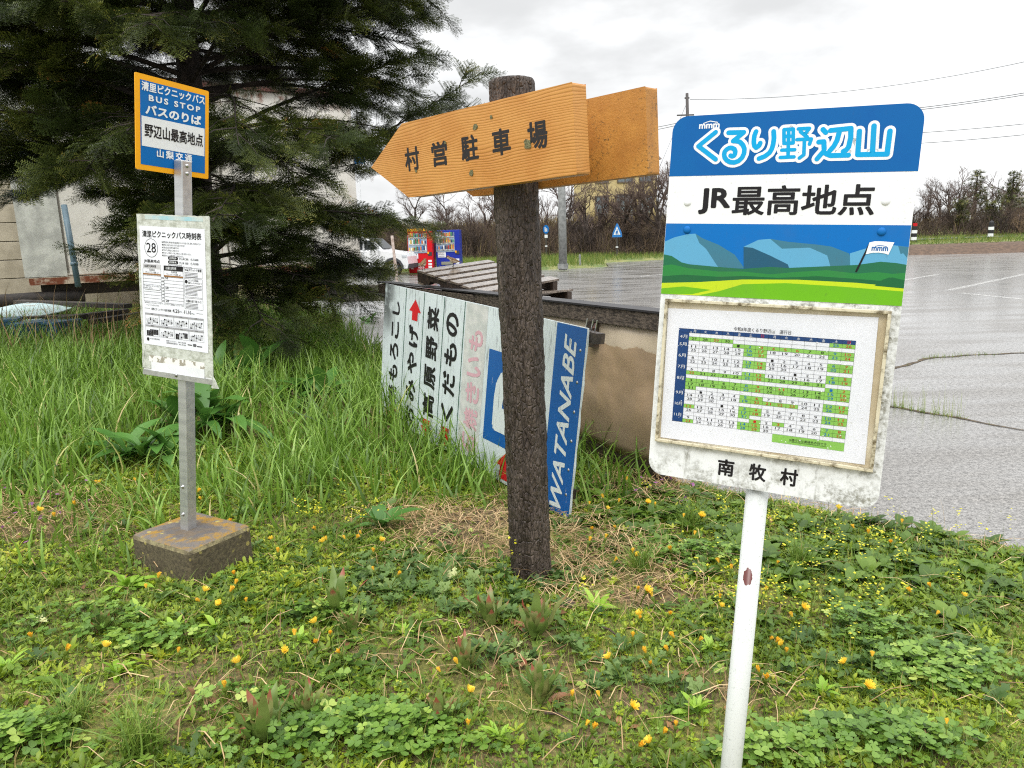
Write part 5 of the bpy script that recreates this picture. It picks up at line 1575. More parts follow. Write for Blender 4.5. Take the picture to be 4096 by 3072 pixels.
# one flat spray: a stem with side shoots, needles in rows
def spray():
    V, F, T = [], [], []
    def needle(p, d, ln, wd, tv):
        d = d / np.linalg.norm(d); s_ = np.cross(d, [0, 0, 1.0]); s_ = s_ / (np.linalg.norm(s_) + 1e-9)
        o = len(V)
        V.extend([p - s_ * wd / 2, p + s_ * wd / 2, p + d * ln]); F.append((o, o + 1, o + 2)); T.extend([tv] * 3)
    def shoot(p, d, L, n, tv):
        d = d / np.linalg.norm(d); s_ = np.cross(d, [0, 0, 1.0]); s_ /= np.linalg.norm(s_)
        for i in range(n):
            t = (i + .5) / n
            q = p + d * L * t + np.array([0, 0, -.10 * L * t * t])
            for sg in (-1, 1):
                needle(q, d * .55 + s_ * sg * .9 + np.array([0, 0, random.uniform(-.25, .35)]), random.uniform(.017, .026), .0085, tv + (.12 if t > .8 else 0))  # shoot tips paler: a lit look put into the needle colour
        o = len(V); w = s_ * .0025
        V.extend([p - w, p + w, p + d * L]); F.append((o, o + 1, o + 2)); T.extend([-.6] * 3)
    L0 = .29
    d0 = np.array([1.0, 0, 0])
    shoot(np.zeros(3), d0, L0, 19, .0)
    for i in range(5):
        t = .10 + .80 * i / 5
        for sg in (-1, 1):
            l = L0 * (.55 * (1 - t) + .14) * random.uniform(.75, 1.15)
            shoot(np.array([L0 * t, 0, -.10 * L0 * t * t]), np.array([.72, sg * .70, random.uniform(-.15, .1)]), l, max(5, int(l / .0155)), random.uniform(-.1, .1))
    return np.array(V), np.array(F), np.array(T)
SPR = [spray() for _ in range(5)]
rng = np.random.default_rng(5)
pos, dirs, vr = [], [], []
bmb = MB()
def bough(z0, az, length, rise, droop, dens=1.0, start=0.0):
    P = []
    n = 12
    for i in range(n + 1):
        t = i / n
        r = length * t
        z = z0 + rise * length * t - droop * length * t * t
        w = .12 * length * math.sin(t * 3 + az * 5) * t
        P.append(Vector((math.cos(az) * r - math.sin(az) * w, math.sin(az) * r + math.cos(az) * w, z)))
    bmb.tube(P, [max(.004, .034 * (1 - t / n) * min(1, length / 2.5)) for t in range(n + 1)], 5)
    # side limbs, sprays along them
    nl = int(length * 6.4 * dens)
    for q in range(nl):
        lv = rng.uniform(.02, .62)
        t = start + (1 - start) * (.16 + .84 * (q + rng.random()) / nl)
        i = min(n - 1, int(t * n)); p = P[i].lerp(P[i + 1], t * n - i)
        tg = (P[i + 1] - P[i]).normalized()
        sg = 1 if q % 2 else -1
        sd = Vector((-tg.y, tg.x, 0)).normalized() * sg
        ll = (length * .34 * (1 - t) + .28) * rng.uniform(.7, 1.3)
        d = (tg * rng.uniform(.5, .9) + sd * rng.uniform(.5, 1.0) + Vector((0, 0, rng.uniform(-.35, .12)))).normalized()
        e_ = p + d * ll
        bmb.tube([p, p.lerp(e_, .5) + Vector((0, 0, .02)), e_ - Vector((0, 0, ll * .1))], [.008, .005, .002], 3, cap=False)
        m = max(3, int(ll / .05))
        for j in range(m):
            s_ = .3 + .7 * (j + .6) / m
            pos.append(p.lerp(e_, s_) - Vector((0, 0, ll * .1 * s_)))
            a = rng.uniform(-.75, .75)
            dd = Vector((d.x * math.cos(a) - d.y * math.sin(a), d.x * math.sin(a) + d.y * math.cos(a), d.z + rng.uniform(-.4, .45)))
            dirs.append(dd); vr.append(lv + rng.uniform(-.06, .1) + .16 * s_ + (.3 if rng.random() > .985 else 0))  # tone rises toward limb ends, lit clumps put into the colour
    m = int(length * 8)
    for j in range(m):
        t = .35 + .65 * j / m
        i = min(n - 1, int(t * n)); p = P[i].lerp(P[i + 1], t * n - i)
        pos.append(p); dd = (P[i + 1] - P[i]).normalized() + Vector((rng.normal(0, .3), rng.normal(0, .3), rng.normal(-.1, .2))); dirs.append(dd); vr.append(rng.uniform(.2, .8))
cam_az = math.atan2(-TB.y, -TB.x)
for i in range(150):
    z0 = .75 + 6.2 * ((i + .5) / 150) ** .95
    az = i * 2.39996 + rng.uniform(-.35, .35)
    ext = 3.25 if z0 < 4.2 else 3.25 - (z0 - 4.2) * .62
    if z0 < 1.6: ext = 2.5 + (z0 - .75) * .9
    away = math.cos(az - cam_az)
    if away < -.5: ext *= .8
    lft = math.cos(az - 3.45)              # open under the boughs on the left, where the storage box shows
    if lft > .1 and z0 < 2.0: continue
    L_ = ext * rng.uniform(.72, 1.05)
    if math.cos(az - 0.15) > .75:       # towards the car park the crown stays shorter low down
        L_ *= .78 if z0 < 2.4 else .92
    thin = math.cos(az - .25) > .25 and .9 < z0 < 3.4
    if thin and i % 3 == 0: continue
    bough(z0, az, L_, rng.uniform(.18, .45), rng.uniform(.22, .42), .55 if thin else 1.0, .25 if thin else 0.0)
# the long bough reaching behind the log top, and the ragged ends against the sky
bough(1.2, -.04, 3.45, .60, .06, .8, .25)
bough(2.3, -.10, 2.7, .52, .16, .9, .2)
bough(3.1, -.15, 2.9, .46, .16, 1.0)
bough(1.3, -.35, 2.9, .30, .30, 1.0)
bough(.9, -1.3, 2.6, .2, .3, 1.0); bough(.8, -.5, 2.6, .16, .26, .8); bough(1.0, -.15, 2.2, .2, .3, .7); bough(.7, -.9, 2.6, .14, .26, 1.0); bough(2.1, 3.3, 3.2, .2, .26, 1.1); bough(2.2, -2.75, 3.4, .2, .30, 1.1)
bmb.build('branches', M_BRK, eT)
pos = np.array([tuple(p) for p in pos]); D = np.array([tuple(d) for d in dirs]); vr = np.array(vr)
D /= np.linalg.norm(D, axis=1)[:, None]
yaw = np.arctan2(D[:, 1], D[:, 0]); pit = np.arcsin(np.clip(D[:, 2], -1, 1))
parts = []
which = rng.integers(0, 5, len(pos))
for w in range(5):
    s_ = which == w
    V, F, T = SPR[w]
    n = s_.sum()
    Ry = rotz(yaw[s_]) @ np.stack([np.stack([np.cos(pit[s_]), 0 * pit[s_], -np.sin(pit[s_])], -1), np.stack([0 * pit[s_], 1 + 0 * pit[s_], 0 * pit[s_]], -1), np.stack([np.sin(pit[s_]), 0 * pit[s_], np.cos(pit[s_])], -1)], -2)
    roll = rotx(rng.normal(0, .6, n))
    sc = rng.uniform(.75, 1.15, n)
    VV = np.einsum('nij,nkj->nki', Ry @ roll, V[None] * sc[:, None, None]) + pos[s_][:, None, :]
    FF = F[None] + (np.arange(n) * len(V))[:, None, None]
    parts.append((VV.reshape(-1, 3), FF.reshape(-1, 3), np.clip(np.repeat(vr[s_], len(V)) + np.tile(T, n), 0, 1)))
V, F, A = merge(parts)
np_mesh('crown', V, F, M_NEED, eT, A)
print('sprays', len(pos), 'needle tris', len(F))

# ================================================================== BARE TREES AND PINES FAR OFF
M_TW = simple('bare_bark', lin(92, 80, 72), .9, lin(60, 52, 48), 3)
M_TWIG = simple('bare_twigs', lin(104, 88, 80), .9, lin(78, 62, 56), 1.5)
def bare_tree(seed, H, spread=.55):
    r = random.Random(seed)
    tr, tw_ = MB(), MB()
    def grow(p, d, L, rad, lev):
        n = 4
        pts = [p]; q = p; dd = d
        for i in range(n):
            dd = (dd + Vector((r.gauss(0, .13), r.gauss(0, .13), r.gauss(.03, .08)))).normalized()
            q = q + dd * L / n; pts.append(q)
        (tr if lev < 2 else tw_).tube(pts, [rad * (1 - .55 * i / n) for i in range(n + 1)], 6 if lev == 0 else 4 if lev < 3 else 3, cap=False)
        if lev >= 4: return
        k_ = (5, 5, 5, 6)[lev] if lev else 6
        for j in range(k_):
            t = r.uniform(.35 if lev else .28, 1.0)
            i = min(n - 1, int(t * n)); b = pts[i].lerp(pts[i + 1], t * n - i)
            a = r.uniform(0, 6.283)
            o = dd.orthogonal().normalized(); o2 = dd.cross(o)
            nd = (dd * r.uniform(.6, 1.0) + (o * math.cos(a) + o2 * math.sin(a)) * spread * r.uniform(.8, 1.6) + Vector((0, 0, .25))).normalized()
            grow(b, nd, L * r.uniform(.42, .66), rad * .46, lev + 1)
    grow(Vector((0, 0, -.3)), Vector((r.gauss(0, .06), r.gauss(0, .06), 1)).normalized(), H * .5, H * .022, 0)
    return tr, tw_
protos = []
for s_ in range(5):
    tr, tw_ = bare_tree(40 + s_, 6.5, (.5, .62, .75, .55, .7)[s_])
    e = empty('bare_tree')
    tr.build('trunk', M_TW, e); tw_.build('crown', M_TWIG, e)
    protos.append(e)
def copy_tree(o):
    c2 = o.copy(); COL.objects.link(c2)
    for ch in o.children:
        d = ch.copy(); COL.objects.link(d); d.parent = c2
    return c2
TR = []
for px, dep, sc in ((440, 50, .75), (452, 54, .8), (466, 50, .72), (484, 52, .8), (498, 55, .9), (541, 49, 1.0), (556, 53, .95), (572, 50, 1.02), (586, 47.5, .95), (601, 50, .95), (622, 48, 1.1), (637, 47, 1.15), (650, 50, 1.2), (661, 47.5, 1.3), (676, 51, 1.2), (697, 54, 1.25),
                    (915, 50, .72), (922, 55, .95), (931, 49, .62), (938, 57, 1.05), (946, 60, 1.12), (954, 54, .9), (962, 60, 1.15), (972, 58, 1.0), (984, 62, 1.1), (998, 64, 1.1), (1012, 64, 1.2), (760, 60, 1.0), (800, 58, 1.05), (850, 60, 1.1), (720, 58, 1.1), (420, 55, .8)):
    TR.append((px, dep, sc))
used = set()
for i, (px, dep, sc) in enumerate(TR):
    j = i % 5
    o = protos[j] if j not in used else copy_tree(protos[j])
    used.add(j)
    g = at(px, 236, dep)
    o.location = (g[0], g[1], gz1(g[0], g[1])); o.rotation_euler = (0, 0, i * 1.7); sc *= .68 if px > 900 else .92; o.scale = (sc * 1.1, sc * 1.1, sc)
    where = 'seen between the log post and the grey pole' if 530 < px < 563 else 'on the bank between the grey pole and the white bus stop sign' if 563 < px < 705 else 'on the bank behind the vending machines' if px < 530 else 'beyond the soil strip right of the white bus stop sign' if px > 905 else 'on the bank hidden behind the white bus stop sign'
    tag(o, 'leafless brown tree ' + where, 'tree', 'bare trees ' + where)
# pines
M_PN = leafmat('pine_needles', [(0, lin(56, 64, 34)), (.5, lin(84, 92, 48)), (1, lin(122, 120, 62))], .6, .15)
def pine(H, seed):
    r = np.random.default_rng(seed)
    e = empty('pine_tree')
    mb = MB(); mb.tube([(0, 0, -.2), (0, 0, H * .5), (0, 0, H * .96)], [.14, .10, .02], 8)
    P = []
    for i in range(64):
        z = H * (.16 + .82 * (i + .5) / 64); R = (1 - (z / H)) * H * .36 * r.uniform(.6, 1.1) + .25
        a = i * 2.4 + r.uniform(-.3, .3)
        mb.tube([(0, 0, z), (math.cos(a) * R, math.sin(a) * R, z + .05 * R)], [.03, .01], 3, cap=False)
        for q in range(max(3, int(R * 7))):
            t = .3 + .7 * r.random()
            P.append((math.cos(a) * R * t + r.normal(0, .14), math.sin(a) * R * t + r.normal(0, .14), z + .06 * R * t + r.normal(0, .09)))
    mb.build('trunk', M_TW, e)
    P = np.array(P)
    tv = []; tf = []
    for q in range(16):
        d = r.normal(0, 1, 3); d[2] = abs(d[2]) * .8; d /= np.linalg.norm(d); s_ = np.cross(d, [0.3, .2, 1]); s_ /= np.linalg.norm(s_)
        o = len(tv); tv += [-s_ * .014, s_ * .014, d * .24]; tf.append((o, o + 1, o + 2))
    V, F, A = scatter(tv, tf, P, r.uniform(0, 6.28, len(P)), r.uniform(.8, 1.4, len(P)), var=r.uniform(0, 1, len(P)))
    np_mesh('crown', V, F, M_PN, e, A)
    return e
for i, (px, dep, H, lab) in enumerate(((972, 56, 4.2, 'dark green pine standing left of the red truck'), (1008, 55, 4.0, 'dark green pine in front of the red truck at the right edge'), (1040, 58, 4.8, 'dark pine partly cut off by the right edge of the photo'), (957, 50, 2.2, 'small low pine left of the taller pines'), (990, 50, 2.0, 'smallest pine on the verge behind the far delineator'))):
    e = pine(H, 60 + i); g = at(px, 236, dep); e.location = (g[0], g[1], gz1(g[0], g[1])); tag(e, lab, 'tree', 'pines at the far right')
# thicket: a mass of bare twigs and dry grass on the bank
r = np.random.default_rng(3)
def sticks(n, xr, yr, hr, lean, name, m, w=.012, dens=None, zoff=0.0):
    x = r.uniform(*xr, n); y = r.uniform(*yr, n)
    if dens is not None:
        k_ = r.random(n) < dens(x, y); x, y = x[k_], y[k_]; n = len(x)
    z = gz(x, y)
    h = r.uniform(*hr, n) * (.6 + .8 * vnoise(x * .5, y * .5, 12))
    a = r.uniform(0, 6.28, n); l = np.abs(r.normal(0, lean, n))
    tv = [(-w / 2, 0, 0), (w / 2, 0, 0), (w / 3 + .06, .04, .55), (-w / 3 + .06, .04, .55), (.0, .16, 1)]
    tf = [(0, 1, 2), (0, 2, 3), (3, 2, 4)]
    V, F, A = scatter(tv, tf, np.c_[x, y, z + zoff], a, np.c_[np.ones(n), h, h], tilt=l, tiltdir=r.uniform(0, 6.28, n))
    o = np_mesh(name, V, F, m, None, A)
    return tag(o, kind='stuff')
def bush_mass(name, spots, hs, lab):
    tms = []
    for q in range(4):
        tr, tw_ = bare_tree(90 + q, 3.0, (.9, 1.1, 1.3, 1.0)[q])
        v = np.array(tr.v + tw_.v); f = np.array(tr.f + [tuple(i + len(tr.v) for i in g_) for g_ in tw_.f])
        tms.append((v, f))
    parts = []
    for q in range(4):
        P = np.array(spots[q::4]); n = len(P)
        sc = r.uniform(*hs, n) / 3.0
        parts.append(scatter(tms[q][0], tms[q][1], np.c_[P, gz(P[:, 0], P[:, 1])], r.uniform(0, 6.28, n), np.c_[sc * r.uniform(1.0, 1.5, n), sc * r.uniform(1.0, 1.5, n), sc]))
    V, F, A = merge(parts)
    return tag(np_mesh(name, V, F, M_THK, None, A), lab, 'thicket', None, 'stuff')
M_THK = leafmat('thicket_twigs', [(0, lin(52, 44, 40)), (.6, lin(92, 78, 68)), (.9, lin(120, 100, 80)), (1, lin(128, 116, 70))], .9, .1)
M_DRY = leafmat('dry_grass', [(0, lin(112, 96, 60)), (.6, lin(156, 136, 88)), (1, lin(182, 164, 112))], .8, .25)
M_VRG = leafmat('verge_grass_blades', [(0, lin(70, 96, 36)), (.6, lin(108, 132, 54)), (1, lin(158, 152, 88))], .6, .3)
bush_mass('thicket', [(x, y) for x, y in zip(r.uniform(-9, 14, 90), r.uniform(46.2, 53, 90))], (1.8, 3.6), 'tangled bare brown bushes on the bank')
bush_mass('thicket', [(x, y) for x, y in zip(r.uniform(18, 40, 70), r.uniform(47, 57, 70))], (1.4, 3.0), 'tangled bare brown bushes beyond the soil strip')
tag(sticks(24000, (-10, 14), (46.0, 57), (.6, 2.2), .7, 'thicket', M_THK, .022), 'dense brown thicket of bare twigs on the bank', 'thicket')
tag(sticks(10000, (17.5, 46), (47.5, 62), (.6, 2.0), .7, 'thicket', M_THK, .026), 'dense brown thicket beyond the soil strip', 'thicket')
tag(sticks(9000, (-12, 16), (49, 62), (.4, 1.0), .4, 'bank_grass', M_DRY, .03), 'pale dry grass on the bank', 'grass')
tag(sticks(30000, (-14, 16), (33.6, 48), (.10, .38), .35, 'verge_grass', M_VRG, .02, lambda x, y: (edge_d(x, y)[1] > .12) * 1.0), 'green grass on the far verge', 'grass')
tag(sticks(12000, (17, 46), (39, 50), (.10, .32), .35, 'verge_grass', M_VRG, .024, lambda x, y: (edge_d(x, y)[1] > 1.6) * 1.0), 'green grass beyond the soil strip', 'grass')

# ================================================================== NEAR VEGETATION
r = np.random.default_rng(21)
def ell(px, py, rx, ry):               # an ellipse on the ground around a pixel, radii in metres
    p = on_ground(px / 4, py / 4)
    return (p.x, p.y, rx, ry)
def inside(x, y, E, soft=.25):
    m = np.zeros_like(x)
    for cx, cy, rx, ry in E:
        d = np.sqrt(((x - cx) / rx) ** 2 + ((y - cy) / ry) ** 2)
        m = np.maximum(m, np.clip((1 + soft - d) / (2 * soft), 0, 1))
    return m
BLK = [(-1.427, 3.07, .20)]
def free(x, y):                        # keep clear of the concrete foot, the log and the pole
    k_ = np.ones(len(x), bool)
    ddx, ddy = x + 1.427, y - 3.072
    u = ddx * ex.x + ddy * ex.y; v = ddx * ey.x + ddy * ey.y
    k_ &= ~((np.abs(u) < .21) & (np.abs(v) < .17))
    k_ &= np.hypot(x - Lb.x, y - Lb.y) > .11
    return k_
def pts(n, xr, yr, dens, lim=.02):
    x = r.uniform(*xr, n); y = r.uniform(*yr, n)
    d = edge_d(x, y)[0]
    k_ = (d > lim) & (r.random(n) < dens(x, y, d)) & free(x, y)
    x, y = x[k_], y[k_]
    return np.c_[x, y, gz(x, y)]

# --- templates
def blade(n=4, bend=.35, w=1.0):
    V, F = [], []
    for i in range(n + 1):
        t = i / n
        ww = w * (1 - t ** 1.6) / 2 + .02
        V += [(-ww, bend * t * t, t - .25 * bend * t ** 3), (ww, bend * t * t, t - .25 * bend * t ** 3)]
    for i in range(n):
        F.append((2 * i, 2 * i + 1, 2 * i + 3, 2 * i + 2))
    return np.array(V), np.array(F)
def leaf(L, W, n=5, curl=.25, lobes=0, fold=.2, stem=.0, rise=.5, tip=1.0):
    """a leaf along +y with a fold down its midrib"""
    V, F = [], []
    for i in range(n + 1):
        t = i / n
        w = W / 2 * (math.sin(math.pi * min(1, t ** tip * .97 + .03)) ** .8)
        if lobes: w *= (1.0 if i % 2 else .42)
        if t < stem: w = W * .05
        y = L * t; z = L * (rise * t - curl * t * t)
        V += [(-w, y, z + fold * w), (0, y, z), (w, y, z + fold * w)]
    for i in range(n):
        a = 3 * i
        F += [(a, a + 1, a + 4, a + 3), (a + 1, a + 2, a + 5, a + 4)]
    return np.array(V), np.array(F)
def rosette(n, mk, spread=(0.0, .5), seed=1, jit=.25):
    q = random.Random(seed)
    V, F, T, o = [], [], [], 0
    for i in range(n):
        v, f = mk(q)
        a = 2.4 * i + q.uniform(-jit, jit)
        R = np.array(Matrix.Rotation(a, 3, 'Z')) @ np.array(Matrix.Rotation(q.uniform(*spread), 3, 'X'))
        v = v * q.uniform(.7, 1.15)
        V.append(v @ R.T); F.append(f + o); T += [q.uniform(-.15, .15)] * len(v); o += len(v)
    return np.concatenate(V), np.concatenate(F), np.array(T)
def clover(seed):
    q = random.Random(seed)
    V, F = [], []
    for l in range(3):
        a = l * 2.094 + q.uniform(-.15, .15)
        c_, s_ = math.cos(a), math.sin(a)
        o = len(V)
        prof = [(0, 0, 0), (-.42, .35, .10), (-.55, .75, .12), (-.30, 1.02, .08), (0, .94, .02), (.30, 1.02, .08), (.55, .75, .12), (.42, .35, .10), (0, .5, 0.0)]
        for x, y, z in prof:
            V.append((x * c_ - y * s_, x * s_ + y * c_, z + 0.0))
        F += [(o, o + 1, o + 2, o + 8), (o + 8, o + 2, o + 3, o + 4), (o + 8, o + 4, o + 5, o + 6), (o, o + 8, o + 6, o + 7)]
    V = np.array(V) * .0135
    V[:, 2] += .0
    n = len(V)
    st = np.array([(-.0008, 0, -.06), (.0008, 0, -.06), (.0008, 0, 0), (-.0008, 0, 0)])
    return np.concatenate([V, st]), np.array(F + [(n, n + 1, n + 2, n + 3)])

LG = [(0, lin(74, 96, 32)), (.35, lin(101, 126, 40)), (.7, lin(131, 156, 52)), (.93, lin(169, 178, 68)), (1, lin(190, 176, 120))]
M_TALL = leafmat('tall_grass_blades', [(0, lin(70, 98, 34)), (.3, lin(104, 138, 48)), (.7, lin(142, 178, 74)), (.90, lin(176, 200, 112)), (.97, lin(206, 188, 124)), (1, lin(216, 198, 144))], .4, .38, .5)
M_LEAF = leafmat('low_leaves', [(0, lin(78, 104, 30)), (.4, lin(125, 148, 40)), (.75, lin(169, 184, 51)), (1, lin(205, 200, 72))], .42, .3)
M_CLOV = leafmat('clover_leaves', [(0, lin(69, 100, 38)), (.4, lin(101, 136, 52)), (.8, lin(137, 166, 70)), (1, lin(178, 192, 97))], .4, .25)
M_DAND = leafmat('dandelion_leaves', [(0, lin(53, 78, 25)), (.5, lin(82, 112, 33)), (1, lin(116, 142, 49))], .42, .25)
M_MUG = leafmat('mugwort_leaves', [(0, lin(65, 92, 46)), (.5, lin(97, 126, 62)), (.9, lin(131, 152, 86)), (1, lin(201, 204, 144))], .55, .25)
M_ROS = leafmat('bright_rosette', [(0, lin(118, 160, 48)), (.5, lin(154, 192, 66)), (1, lin(190, 214, 98))], .4, .35)
M_DOCK = leafmat('dock_leaves', [(0, lin(78, 104, 44)), (.45, lin(112, 134, 64)), (.62, lin(138, 138, 84)), (.78, lin(156, 104, 76)), (1, lin(160, 78, 66))], .4, .25)
M_BIG = leafmat('broad_leaves', [(0, lin(54, 90, 36)), (.5, lin(80, 124, 52)), (1, lin(116, 156, 78))], .42, .25)
M_STRAW = leafmat('straw', [(0, lin(122, 96, 66)), (.5, lin(170, 140, 100)), (1, lin(206, 180, 136))], .7, .1)
M_FLOW = leafmat('yellow_petals', [(0, lin(214, 150, 60)), (.3, lin(248, 208, 70)), (1, lin(255, 230, 90))], .5, .3)
M_MUST = leafmat('mustard_flowers', [(0, lin(200, 196, 40)), (1, lin(232, 222, 60))], .5, .3)
M_PURP = leafmat('purple_flowers', [(0, lin(120, 70, 120)), (1, lin(176, 116, 166))], .6, .3)
M_STEM = leafmat('thin_stems', [(0, lin(101, 120, 41)), (1, lin(159, 160, 67))], .6, .2)
M_DEAD = leafmat('dead_leaves', [(0, lin(96, 60, 40)), (1, lin(160, 120, 80))], .7, .1)

BG = ((820, 1700, 1.25, 34, 'broad leaved plant behind the bus stop post, nearest to it'), (960, 1500, 1.4, 32, 'tall broad leaved plant in front of the evergreen trunk'), (1260, 1590, 1.15, 28, 'broad leaved plant between the evergreen and the shop board'), (600, 1830, 1.0, 24, 'low broad leaved plant at the left of the bus stop post'), (1470, 1270, .8, 8, 'broad leaved plant in the corner beside the shop board'))
BIGP = [tuple(on_ground(q[0] / 4, q[1] / 4 + 8))[:2] for q in BG]
# --- tall grass
def talld(x, y, d):
    far = sstep(y - .35 * x, 3.85, 4.5)                     # front edge of the long grass
    near_l = inside(x, y, [ell(470, 2080, .35, .35), ell(230, 2010, .6, .4), ell(900, 1980, .5, .5), ell(330, 2290, .22, .2)], .4) * .55
    lane = np.where(x > -.1, .10, 1.0)
    right = inside(x, y, [(.42, 4.45, .35, .5)], .4) * .5
    bigm = np.zeros_like(x)
    for bx3, by3 in BIGP:
        bigm = np.maximum(bigm, np.clip(1.25 - np.hypot(x - bx3, (y - by3 + .22) * .8) / .52, 0, 1))
    return (1 - .93 * np.clip(bigm, 0, 1)) * np.clip(np.maximum(far * lane * np.clip((d - .05) / .3, 0, 1), np.maximum(near_l, right)), 0, 1) * (.35 + .65 * vnoise(x * 2.2, y * 2.2, 31))
bl = [blade(5, b, 1.0) for b in (.25, .55, .95)]
parts = []
for (V, F), n in zip(bl, (26000, 34000, 22000)):
    P = pts(n, (-8.5, 1.2), (2.9, 11.5), talld)
    m = len(P)
    hgt = r.uniform(.20, .52, m) * (.62 + .5 * vnoise(P[:, 0] * 1.3, P[:, 1] * 1.3, 44)) * (.55 + .45 * sstep(P[:, 1], 3.6, 5.2))
    parts.append(scatter(V, F, P, r.uniform(0, 6.28, m), np.c_[r.uniform(.008, .019, m), hgt, hgt], tilt=np.abs(r.normal(0, .22, m)), tiltdir=r.uniform(0, 6.28, m), var=np.clip(r.normal(.45, .22, m), 0, 1)))
V, F, A = merge(parts)
tag(np_mesh('tall_grass', V, F, M_TALL, None, A), 'long green grass around the bus stop post and the shop board', 'grass', None, 'stuff')

STRAWY = [ell(1990, 2120, .55, .38), ell(2420, 2260, .35, .35), ell(120, 2060, .45, .25), ell(1750, 2080, .35, .2), ell(2560, 2400, .3, .12), ell(2560, 1960, .3, .25)]
# --- short fine grass over the whole bank
parts = []
for b, n in ((.3, 70000), (.8, 70000)):
    V, F = blade(3, b)
    P = pts(n, (-3.2, 3.6), (1.4, 5.2), lambda x, y, d: (.25 + .6 * vnoise(x * 2.6, y * 2.6, 51)) * (1 - .85 * inside(x, y, STRAWY)))
    m = len(P); h = r.uniform(.02, .085, m)
    parts.append(scatter(V, F, P, r.uniform(0, 6.28, m), np.c_[r.uniform(.0018, .004, m), h, h], tilt=np.abs(r.normal(0, .45, m)), tiltdir=r.uniform(0, 6.28, m), var=np.clip(r.normal(.5, .28, m), 0, 1)))
V, F, A = merge(parts)
M_SHORT = leafmat('short_grass_blades', [(0, lin(76, 104, 36)), (.5, lin(112, 142, 54)), (.9, lin(152, 168, 78)), (1, lin(182, 158, 100))], .5, .3)
tag(np_mesh('short_grass', V, F, M_SHORT, None, A), 'short yellowish grass covering the bank', 'grass', None, 'stuff')

# --- low mixed leaves
parts = []
BARE = [ell(900, 2760, .35, .18), ell(1950, 2640, .4, .2), ell(2300, 2780, .4, .2), ell(2850, 2820, .3, .2), ell(520, 2850, .35, .2), ell(1600, 2600, .25, .15)]
def lowd(x, y, d):
    return np.clip((.25 + 1.0 * vnoise(x * 3.1, y * 3.1, 61)) * (1 - .93 * inside(x, y, STRAWY)) * (1 - .85 * inside(x, y, BARE, .5)), 0, 1)
for i, (L, W, n) in enumerate(((.018, .012, 36000), (.027, .014, 16000), (.040, .013, 8000), (.014, .010, 26000), (.0075, .006, 90000))):
    V, F, T = rosette((3, 4, 4, 3, 3)[i], lambda q: leaf(L, W, 3, .3, 0, .25, .12, .55), (-.1, .6), 70 + i)
    P = pts(n, (-3.2, 3.6), (1.4, 5.0), lowd)
    m = len(P)
    parts.append(scatter(V, F, P + [0, 0, .004], r.uniform(0, 6.28, m), r.uniform(.6, 1.25, m), tilt=np.abs(r.normal(0, .2, m)), tiltdir=r.uniform(0, 6.28, m), var=np.clip(.42 + .6 * (vnoise(P[:, 0] * 2.3, P[:, 1] * 2.3, 65) - .5) + r.normal(0, .17, m), 0, 1), tvar=T))
V, F, A = merge(parts)
tag(np_mesh('low_weeds', V, F, M_LEAF, None, A), 'mixed low green weeds covering the bank', 'ground cover', None, 'stuff')

# --- clover patches
CL = [ell(1520, 2950, .26, .12), ell(1150, 2990, .20, .08), ell(980, 2840, .16, .06), ell(3480, 2980, .26, .10), ell(3150, 3020, .20, .08), ell(3480, 2520, .20, .12), ell(3760, 2690, .22, .13), ell(330, 2500, .22, .10), ell(640, 2590, .16, .07), ell(2780, 2240, .2, .1), ell(110, 2960, .14, .07), ell(1350, 2480, .14, .07)]
parts = []
for s_ in range(4):
    V, F = clover(s_)
    P = pts(22000, (-3.2, 3.6), (1.4, 4.6), lambda x, y, d: np.clip(inside(x, y, CL, .3) * .95 * .95 * sstep(vnoise(x * 6, y * 6, 77), .05, .45) + .012, 0, 1))
    m = len(P)
    hh_ = r.uniform(.025, .07, m) * (.5 + .6 * inside(P[:, 0], P[:, 1], CL, .5))
    parts.append(scatter(V, F, P + np.c_[np.zeros(m), np.zeros(m), hh_], r.uniform(0, 6.28, m), r.uniform(.7, 1.5, m) * (1 + .3 * (P[:, 1] < 2.4)), tilt=np.abs(r.normal(.1, .3, m)), tiltdir=r.uniform(0, 6.28, m), var=np.clip(r.normal(.45, .22, m) + .35 * (vnoise(P[:, 0] * 3, P[:, 1] * 3, 78) - .5), 0, 1)))
V, F, A = merge(parts)
tag(np_mesh('clover', V, F, M_CLOV, None, A), 'patches of blue green clover on the bank', 'clover', None, 'stuff')

# --- dandelion leaf rosettes and mugwort
DZ = [ell(2500, 2060, .4, .35), ell(1250, 2260, .5, .3), ell(900, 2330, .2, .12), ell(3050, 2150, .5, .3), ell(3000, 2560, .3, .25), ell(3350, 2620, .25, .2), ell(2650, 2220, .5, .3), ell(1400, 2620, .25, .15), ell(3900, 2330, .5, .3), ell(1050, 2420, .3, .2)]
V, F, T = rosette(9, lambda q: leaf(.11, .030, 9, .55, 1, .15, .1, .45), (-.1, .45), 90)
P = pts(2100, (-3.0, 3.6), (1.5, 4.8), lambda x, y, d: np.clip(.06 + .95 * inside(x, y, DZ, .4), 0, 1)); m = len(P)
V1, F1, A1 = scatter(V, F, P, r.uniform(0, 6.28, m), r.uniform(.5, 1.15, m), var=np.clip(r.normal(.45, .2, m), 0, 1), tvar=T)
V, F, T = rosette(7, lambda q: leaf(.085, .04, 7, .5, 0, .2, .1, .6), (-.05, .6), 91)
P = pts(900, (-.2, 3.6), (2.6, 4.8), lambda x, y, d: np.clip(1.2 * inside(x, y, [ell(2600, 2010, .5, .35), ell(3200, 2180, .7, .3), ell(3800, 2300, .6, .3)], .5), 0, 1)); m = len(P)
V2, F2, A2 = scatter(V, F, P, r.uniform(0, 6.28, m), r.uniform(.6, 1.2, m), var=np.clip(r.normal(.35, .2, m), 0, 1), tvar=T)
